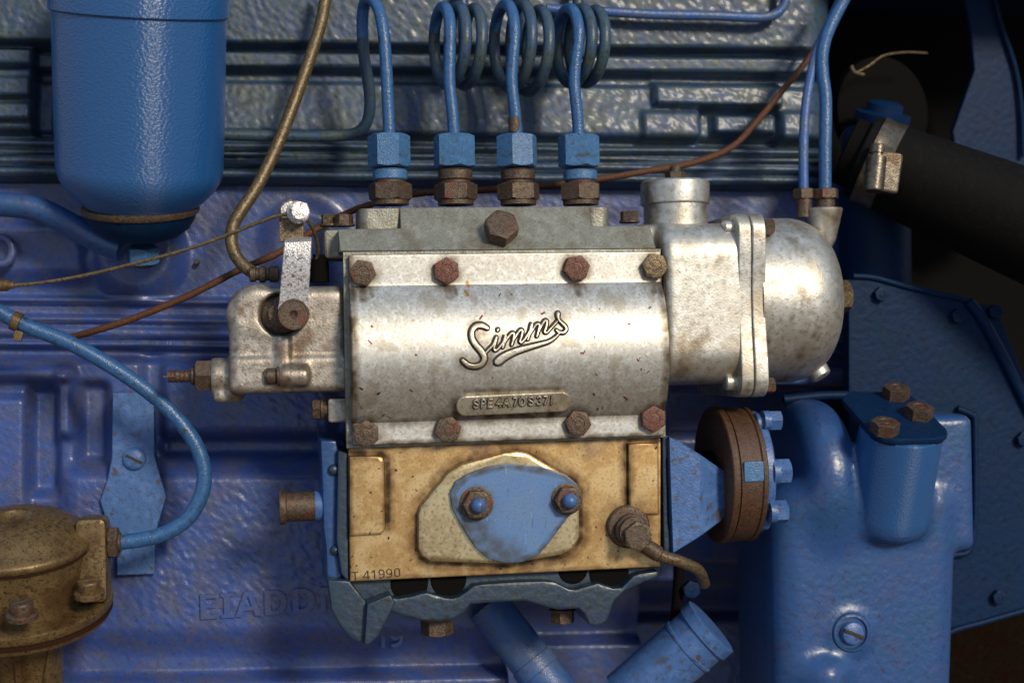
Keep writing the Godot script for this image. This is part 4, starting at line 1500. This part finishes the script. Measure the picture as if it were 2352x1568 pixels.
	var ps := [[[1847, 450, -200], [1846, 350, -205], [1850, 260, -215], [1862, 180, -230], [1880, 110, -250], [1912, 40, -275], [1950, -40, -300]], [[1896, 452, -190], [1896, 340, -195], [1897, 230, -205], [1890, 170, -215], [1890, 120, -230], [1908, 60, -250], [1960, -40, -280]]]
	for i in 2:
		var at := q(ps[i][0][0], 450, ps[i][0][2])
		t = thing("riser_pipe", la[i], "pipe", at, "riser pipes at the dome")
		s = Soup.new()
		s.tube(path(ps[i]), [12.5, 16.0][i], 16)
		commit("tube", s, ["pipe_blue_old", "pipe_blue"][i], t)
		s = Soup.new()
		s.hexa(at + Vector3(0, -8, 0), facing(Vector3.UP), [24, 30][i], 26, 0.5, true, 0.0)
		s.lathe(at + Vector3(0, -34, 0), Vector3.UP, [[[20, 24][i], -20], [[20, 24][i], 30]], 24)
		commit("union_nut", s, "rusty_steel", t, 32)

# ---------------------------------------------------------------- right-hand end of the engine
func front_end() -> void:
	# drive coupling
	var zc := -150.0
	var t := thing("drive_coupling", "round brown fibre drive coupling bolted between pump and timing case", "coupling", q(1720, 1106, zc))
	var fx := func(px: float) -> float: return q(px, 1106, 10).x
	var y0 := q(1690, 1104, 10).y
	var o := Vector3(0, y0, zc)
	var s := Soup.new()
	s.lathe(Vector3(fx.call(1682), y0, zc), Vector3.RIGHT, [[30, 0], [160, 0], [166, 3], [168, 6], [168, 18], [166, 20]], 80)
	commit("face_ring", s, "fibre", t)
	s = Soup.new()
	s.lathe(Vector3(fx.call(1703), y0, zc), Vector3.RIGHT, [[160, -4], [160, 0], [164, 2], [164, 50], [162, 53]], 80)
	commit("disc", s, "fibre", t)
	s = Soup.new()
	s.lathe(Vector3(fx.call(1756), y0, zc), Vector3.RIGHT, [[160, -4], [165, 0], [165, 9], [160, 12]], 80)
	commit("rear_ring", s, "fibre", t)
	s = Soup.new()
	for an in [2.0]:
		var p := q(1730, 1083, 16)
		s.box(Vector3((fx.call(1708) + fx.call(1754)) / 2, p.y, 0), Vector3((fx.call(1754) - fx.call(1708)) / 2, 24, 18), 3)
	commit("drive_dog", s, "chipped_blue", t)
	s = Soup.new()
	s.lathe(Vector3(fx.call(1766), y0 + 4, zc), Vector3.RIGHT, [[110, 0], [147, 2], [150, 5], [150, 20], [146, 24], [120, 27], [90, 30], [60, 40]], 48)
	for an in [58, -52]:
		var a := deg_to_rad(an)
		s.lathe(Vector3(fx.call(1764), y0 + 8 + sin(a) * 140, zc + cos(a) * 140), Vector3.RIGHT, [[24, 0], [26, 2], [26, 20], [22, 24]], 20)
	commit("driving_flange", s, "blue_flat", t)
	for e in [[1772, 1084, 0.3, 28.0], [1766, 1176, 0.1, 24.0], [1752, 966, 0.5, 22.0]]:
		s = Soup.new()
		var c := q(e[0], e[1], -22 if e[1] > 1000 else -60)
		s.lathe(c, Vector3.RIGHT, [[e[3] * 1.1, 0], [e[3] * 1.1, 16]], 24)
		s.hexa(c + Vector3(14, 0, 0), facing(Vector3.RIGHT), e[3], 30, e[2], false, 0.0)
		commit("coupling_bolt", s, "blue_flat", t, 32)
	# hub plate in front of the disc
	s = Soup.new()
	var fr := []
	var bk := []
	var inn := []
	for e in [[1537, 1003, -26], [1562, 1014, -24], [1608, 1043, -24], [1667, 1084, -52], [1668, 1188, -52], [1608, 1233, -24], [1546, 1271, -26]]:
		var v := q(e[0], e[1], e[2])
		fr.append(v - Vector3(0, 0, 3))
		bk.append(v + Vector3(0, 0, -170))
		inn.append(v + (q(1600, 1136, e[2]) - v).normalized() * 3.0)
	s.loft([PackedVector3Array(bk), PackedVector3Array(fr), PackedVector3Array(inn)], true, false)
	# the folded front: one flat field and one that slopes away
	s.tri(inn[0], inn[6], inn[1]); s.tri(inn[1], inn[6], inn[5]); s.tri(inn[1], inn[5], inn[2])
	s.tri(inn[2], inn[5], inn[4]); s.tri(inn[2], inn[4], inn[3])
	commit("hub_plate", s, "blue_flat", t, 14)
	s = Soup.new()
	s.lathe(Vector3(fx.call(1520), y0, zc), Vector3.RIGHT, [[60, 0], [60, fx.call(1690) - fx.call(1520)]], 32)
	commit("hub", s, "black", t)

	# timing case
	var dx := q(1850, 1110, -120)
	var rx := q(2170, 1110, -180)
	var bx := q(1770, 1600, -160)
	var px0 := q(2135, 950, -190)
	var px1 := q(2232, 1262, -150)
	var plug := q(1955, 1452, -96)
	var bc := q(2055, 1086, -86)
	var lump := q(1885, 1510, -120)
	var tilt := UP_.rotated(Vector3.RIGHT, deg_to_rad(6))
	var f := func(p: Vector3) -> float:
		var d := sdc(p, Vector3(dx.x, dx.y, -260), Vector3(dx.x + 130, dx.y, -260), 200, 60)
		d = smin(d, sdb(p, Vector3(bx.x, -1200, -460), Vector3(rx.x + (p.y + 700) * 0.06, dx.y, -100), 70), 60)
		d = smin(d, sdb(p, Vector3(px0.x - 40, px1.y, -420), Vector3(px1.x, px0.y, -118), 26), 18)
		d = smin(d, sdc(p, bc - tilt * 156, bc + tilt * 120, 98, 30), 26)
		d = smin(d, sdc(p, lump, lump + Vector3(40, -420, 10), 62, 40), 40)
		d = smin(d, sdc(p, plug + Vector3(0, 0, -60), plug, 62, 14), 16)
		return d
	t = thing("timing_case", "mid blue cast timing case with tilted boss and slotted plug", "timing case", q(1960, 1568, -150))
	casting("casting", Vector3(bx.x - 110, -960, -500), Vector3(px1.x + 40, dx.y + 220, 60), 9.0, f, "blue_paint", t)
	s = Soup.new()
	s.lathe(plug + Vector3(0, 0, -4), Vector3.BACK, [[50, 0], [50, 6], [46, 12], [40, 13], [37, 6], [33, 4]], 40)
	commit("plug_ring", s, "blue_paint", t)
	s = Soup.new()
	s.lathe(plug + Vector3(0, 0, -2), Vector3.BACK, [[29, 0], [29, 14], [26, 19], [15, 23], [0.0, 24]], 32)
	var scr := commit("plug_screw", s, "blue_flat", t)
	s = Soup.new()
	s.box(plug + Vector3(0, 0, 21), Vector3(27, 4, 3.5), 0.8, Basis(Vector3.BACK, deg_to_rad(-24)))
	commit("slot", s, "grime", scr)
	# cap plate and bolts on the tilted boss
	s = Soup.new()
	var b0 := bc - tilt * 158
	var bax := s.axes(tilt)
	uv_fn = func(v: Vector3) -> Vector2:
		var d := v - b0
		return Vector2(d.dot(tilt) / 600.0, fposmod(atan2(d.dot(bax.y), d.dot(bax.x)) / TAU, 1.0))
	s.lathe(b0, tilt, [[60, 0], [78, 6], [92, 18], [99, 36], [100, 60], [100, 272], [98, 277], [80, 278]], 64)
	commit("boss", s, "bowl_gloss", t)
	uv_fn = null
	s = Soup.new()
	var cb := Basis(Vector3.RIGHT, Vector3.RIGHT.cross(-tilt).normalized(), tilt)
	cb = Basis(Vector3.RIGHT, tilt.cross(Vector3.RIGHT), tilt)
	s.prism(s.rrect(97, 140, 56, 8), 0, 15, 4, Transform3D(cb, bc + tilt * 121 + cb * Vector3(0, 50, 0)), true)
	s.prism(s.rrect(93, 136, 54, 8), -5, 1, 1, Transform3D(cb, bc + tilt * 121 + cb * Vector3(0, 50, 0)), true)
	commit("cap_plate", s, "blue_dark", t)
	var bm := hex_head(30, 30, 0.2, false, 0.0)
	for e in [[-66, -48], [56, 32], [46, 150]]:
		place("cap_bolt", bm, "rusty_steel", t, bc + tilt * 135 + cb * Vector3(e[0], e[1], 0), Soup.new().axes(tilt))
	# shelf of the case behind the dome
	s = Soup.new()
	s.tube(path([[1800, 918, -330], [1900, 908, -330], [2000, 912, -330], [2080, 930, -330]]), 12, 12)
	commit("rim", s, "blue_dark", t)

	# front plate
	var zp := -330.0
	s = Soup.new()
	s.tube(path([[2200, 938, -318], [2232, 952, -318], [2240, 975, -318], [2240, 1180, -318], [2228, 1262, -318], [2186, 1278, -318], [2172, 1320, -318], [2168, 1420, -318], [2162, 1600, -318]], 6), 9, 10)
	commit("gasket", s, "blue_dark", t)
	t = thing("front_plate", "large dark blue engine plate with rolled sloping edge on the right", "plate", q(2250, 1400, zp))
	s = Soup.new()
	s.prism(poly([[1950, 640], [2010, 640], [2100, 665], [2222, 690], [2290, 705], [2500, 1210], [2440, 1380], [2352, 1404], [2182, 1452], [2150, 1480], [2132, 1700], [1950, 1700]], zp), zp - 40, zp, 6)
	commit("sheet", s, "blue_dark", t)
	s = Soup.new()
	s.tube(path([[2226, 692, zp + 6], [2262, 740, zp + 8], [2310, 830, zp + 8], [2360, 930, zp + 8], [2420, 1040, zp + 8]]), 15, 12)
	s.tube(path([[2420, 1385, zp + 2], [2352, 1402, zp + 4], [2260, 1428, zp + 4], [2186, 1450, zp + 4], [2152, 1482, zp + 4], [2134, 1600, zp + 4]]), 8, 10)
	s.tube(path([[1960, 634, zp + 2], [2010, 638, zp + 3], [2100, 662, zp + 3], [2226, 690, zp + 5]]), 8, 10)
	commit("rolled_edge", s, "blue_dark", t)
	var pm := hex_head(17, 20, 0.2, false, 0.0)
	for e in [[2282, 716], [2196, 726], [2020, 676], [2346, 1008], [2290, 1370]]:
		place("plate_bolt", pm, "blue_dark", t, q(e[0], e[1], zp))
	# oil filler tube low down
	var a := q(1440, 1606, -200)
	var b := q(1632, 1440, -140)
	t = thing("oil_filler_tube", "short fat blue tube with a notched rim, slanting up below the coupling", "tube", a)
	s = Soup.new()
	var l := (b - a).length()
	s.lathe(a, b - a, [[74, 0], [74, l - 78], [77, l - 76], [77, l - 70], [74, l - 68], [74, l - 6], [71, l], [62, l], [60, l - 30]], 48)
	commit("tube", s, "blue_flat", t)
	s = Soup.new()
	s.lathe(a, b - a, [[77, l - 28], [80, l - 26], [80, l + 2], [76, l + 4], [64, l + 4]], 48)
	commit("rim", s, "blue_flat", t)
	t = thing("sump_pipe", "blurred blue pipe slanting down under the pump cradle at the bottom edge", "pipe", q(1320, 1620, -330))
	s = Soup.new()
	var s0 := q(1120, 1390, -420)
	var s1 := q(1330, 1660, -300)
	s.lathe(s0, s1 - s0, [[48, 0], [56, 4], [56, 180], [60, 182], [60, 216], [56, 218], [56, (s1 - s0).length()]], 32)
	commit("tube", s, "pipe_blue_old", t)
	# drain pipe from the banjo
	t = thing("banjo_drain_pipe", "dark bent drain pipe leaving the banjo bolt at the gold body's corner", "pipe", q(1480, 1250, 0))
	s = Soup.new()
	s.tube(path([[1462, 1238, 6], [1482, 1254, 6], [1520, 1276, 4], [1570, 1292, -10], [1605, 1310, -40], [1618, 1340, -100]]), 14, 14)
	commit("tube", s, "steel_pipe", t)
	s = Soup.new()
	var j0 := q(1462, 1240, 6)
	var j1 := q(1512, 1272, 4)
	s.lathe(j0, j1 - j0, [[17, 0], [19, 4], [19, (j1 - j0).length()], [15, (j1 - j0).length() + 4]], 18)
	commit("ferrule", s, "rusty_steel", t)
	t = thing("support_stay", "dark upright stay under the drain pipe", "stay", q(1555, 1390, -260))
	s = Soup.new()
	s.tube(path([[1560, 1300, -250], [1557, 1360, -255], [1550, 1440, -260]]), 14, 12)
	commit("rod", s, "black", t)
	s = Soup.new()
	s.hexa(q(1585, 1352, -240), Basis(), 20, 20, 0.2, false, 0.3)
	commit("stay_bolt", s, "blue_dark", t)

	# hose and its clamp
	var ha := q(1975, 358, -300)
	var hb := q(2560, 600, -60)
	t = thing("radiator_hose", "thick black rubber hose running off the right edge", "hose", q(2200, 430, -240))
	s = Soup.new()
	var hd := (hb - ha).normalized()
	s.lathe(ha, hd, [[60, 0], [108, 2], [112, 8], [112, 60], [113, 70], [132, 340], [148, 640], [150, 900]], 48)
	commit("hose_wall", s, "rubber", t)
	t = thing("hose_clamp", "bright metal band clamp with screw housing on the black hose end", "clamp", ha + hd * 30)
	s = Soup.new()
	s.lathe(ha + hd * 24, hd, [[113, 0], [118, 1], [118, 14], [116, 17], [116, 42], [118, 45], [118, 58], [113, 60]], 56)
	var band := commit("band", s, "zinc", t)
	s = Soup.new()
	var sp := q(2012, 388, -160)
	var sa := Vector3(-0.16, -1, 0.1).normalized()
	s.box(q(2036, 396, -165), Vector3(34, 52, 16), 6, Basis(Vector3.BACK, -0.18))
	s.lathe(sp - sa * 62, sa, [[18, 0], [20, 2], [20, 22], [17, 24], [17, 30], [25, 32], [25, 116], [22, 120]], 28)
	commit("clamp_screw", s, "zinc", band)
	t = thing("hose_neck", "metal spigot coloured black for the shade at the hose end", "spigot", ha)
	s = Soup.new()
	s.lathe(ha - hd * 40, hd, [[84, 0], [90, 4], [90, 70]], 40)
	commit("spigot", s, "black", t)  # the black is shade put into the colour

	# water pump body behind
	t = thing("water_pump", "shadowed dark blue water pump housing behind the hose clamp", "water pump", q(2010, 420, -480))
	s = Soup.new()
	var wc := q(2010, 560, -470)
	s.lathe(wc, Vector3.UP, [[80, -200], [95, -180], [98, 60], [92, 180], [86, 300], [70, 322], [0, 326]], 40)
	commit("housing", s, "blue_dark", t)  # darkened blue carries the shade behind the hose
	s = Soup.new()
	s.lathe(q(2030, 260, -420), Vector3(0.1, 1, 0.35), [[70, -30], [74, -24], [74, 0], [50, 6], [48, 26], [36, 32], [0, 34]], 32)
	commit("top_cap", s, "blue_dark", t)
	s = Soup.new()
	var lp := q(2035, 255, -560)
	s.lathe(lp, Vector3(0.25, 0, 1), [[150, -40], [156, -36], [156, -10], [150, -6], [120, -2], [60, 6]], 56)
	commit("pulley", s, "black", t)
	t = thing("wire_clip", "small tan wire clip at the end of the head", "clip", q(1958, 158, -420))
	s = Soup.new()
	s.tube(path([[1958, 150, -415], [1966, 166, -414], [1998, 150, -416], [2030, 128, -420], [2080, 120, -430], [2130, 122, -450]]), 3.5, 8)
	s.tube(path([[1956, 152, -414], [1964, 166, -412], [1985, 172, -414]]), 5, 8)
	commit("wire", s, "steel_pipe", t)
	# fan blade, and a black panel added for the dark behind it
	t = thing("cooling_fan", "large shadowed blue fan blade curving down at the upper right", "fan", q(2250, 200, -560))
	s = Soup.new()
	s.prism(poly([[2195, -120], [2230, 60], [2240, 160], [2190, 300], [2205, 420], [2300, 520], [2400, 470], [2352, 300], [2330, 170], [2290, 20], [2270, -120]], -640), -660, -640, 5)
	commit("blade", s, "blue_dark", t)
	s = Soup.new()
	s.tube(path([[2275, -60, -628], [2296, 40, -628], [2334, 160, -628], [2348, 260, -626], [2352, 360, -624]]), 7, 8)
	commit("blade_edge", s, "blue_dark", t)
	t = thing("dark_backdrop", "black panel added to fill the dark gap behind the fan", "backdrop", q(2250, 800, -900))
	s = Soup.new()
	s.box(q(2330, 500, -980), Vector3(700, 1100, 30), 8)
	commit("panel", s, "black", t)  # added panel, black because only darkness shows here
	t = thing("corner_panel", "dark brown panel added for the shaded ground at the lower right corner", "dark_panel", q(2350, 1540, -760))
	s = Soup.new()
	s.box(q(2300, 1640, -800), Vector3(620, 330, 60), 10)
	commit("slab", s, "shaded_brown", t)  # added panel standing for ground in shade

# ---------------------------------------------------------------- lift pump at the lower left
func lift_pump() -> void:
	var c := q(36, 1238, -215)
	var k := sc(c)
	var t := thing("lift_pump", "brass coloured domed fuel lift pump cut by the left edge", "fuel pump", c)
	var s := Soup.new()
	s.lathe(c, UP_, [[168 * k, -16], [172 * k, -10], [172 * k, -2], [168 * k, 4], [158 * k, 10], [150 * k, 14], [138 * k, 22], [120 * k, 38], [84 * k, 52], [52 * k, 58], [40 * k, 56], [32 * k, 46], [20 * k, 42], [0, 41]], 72)
	commit("domed_lid", s, "lift", t)
	s = Soup.new()
	s.lathe(c, UP_, [[160 * k, -24], [168 * k, -22], [168 * k, -18], [160 * k, -14]], 64)
	commit("lid_gasket", s, "gasket", t)
	s = Soup.new()
	s.lathe(c, UP_, [[150 * k, -150], [152 * k, -140], [158 * k, -40], [160 * k, -22]], 64)
	commit("body", s, "lift", t)
	s = Soup.new()
	var o := q(212, 1290, -210)
	s.box(o + Vector3(0, 6, -14), Vector3(35, 98, 44), 10)
	commit("outlet_boss", s, "lift", t)
	s = Soup.new()
	s.lathe(c, UP_, [[150 * k, -172], [204 * k, -170], [208 * k, -164], [208 * k, -150], [202 * k, -145], [150 * k, -142]], 72)
	commit("flange", s, "lift", t)
	s = Soup.new()
	s.lathe(c, UP_, [[190 * k, -184], [206 * k, -182], [206 * k, -172], [190 * k, -170]], 72)
	commit("diaphragm_edge", s, "gasket", t)
	s = Soup.new()
	s.lathe(c, UP_, [[80 * k, -420], [86 * k, -300], [100 * k, -236], [150 * k, -206], [200 * k, -194], [204 * k, -184], [190 * k, -180]], 64)
	commit("lower_cup", s, "lift", t)
	s = Soup.new()
	for e in [-40.0, 0.0, 40.0]:
		s.box(c - UP_ * 320 + Vector3(sin(deg_to_rad(e)) * 92 * k, 0, cos(deg_to_rad(e)) * 92 * k), Vector3(7, 90, 8), 2, Basis(Vector3.UP, deg_to_rad(e)) * Basis(Vector3.RIGHT, deg_to_rad(LEAN)))
	commit("rib", s, "lift", t)
	var bm := Soup.new()
	bm.lathe(Vector3.ZERO, Vector3.BACK, [[34, -6], [34, 4], [30, 7]], 28)
	bm.lathe(Vector3(0, 0, 6), Vector3.BACK, [[25, 0], [25, 22], [22, 26], [0.0, 27]], 28)
	bm.box(Vector3(0, 0, 32), Vector3(24, 3, 2.5), 0.6)
	var m := local_mesh(bm)
	place("flange_screw", m, "rusty_steel", t, q(50, 1412, -20), facing(UP_, 0.6))
	place("flange_screw", m, "lift", t, q(204, 1362, -120), facing(UP_, 0.2))
	s = Soup.new()
	var n := q(248, 1246, -220)
	s.hexa(n, facing(Vector3.RIGHT), 34, 24, 0.3, true, 0.0)
	s.lathe(n + Vector3(20, 0, 0), Vector3.RIGHT, [[24, 0], [24, 8], [20, 10]], 24)
	commit("union_nut", s, "rusty_steel", t, 32)
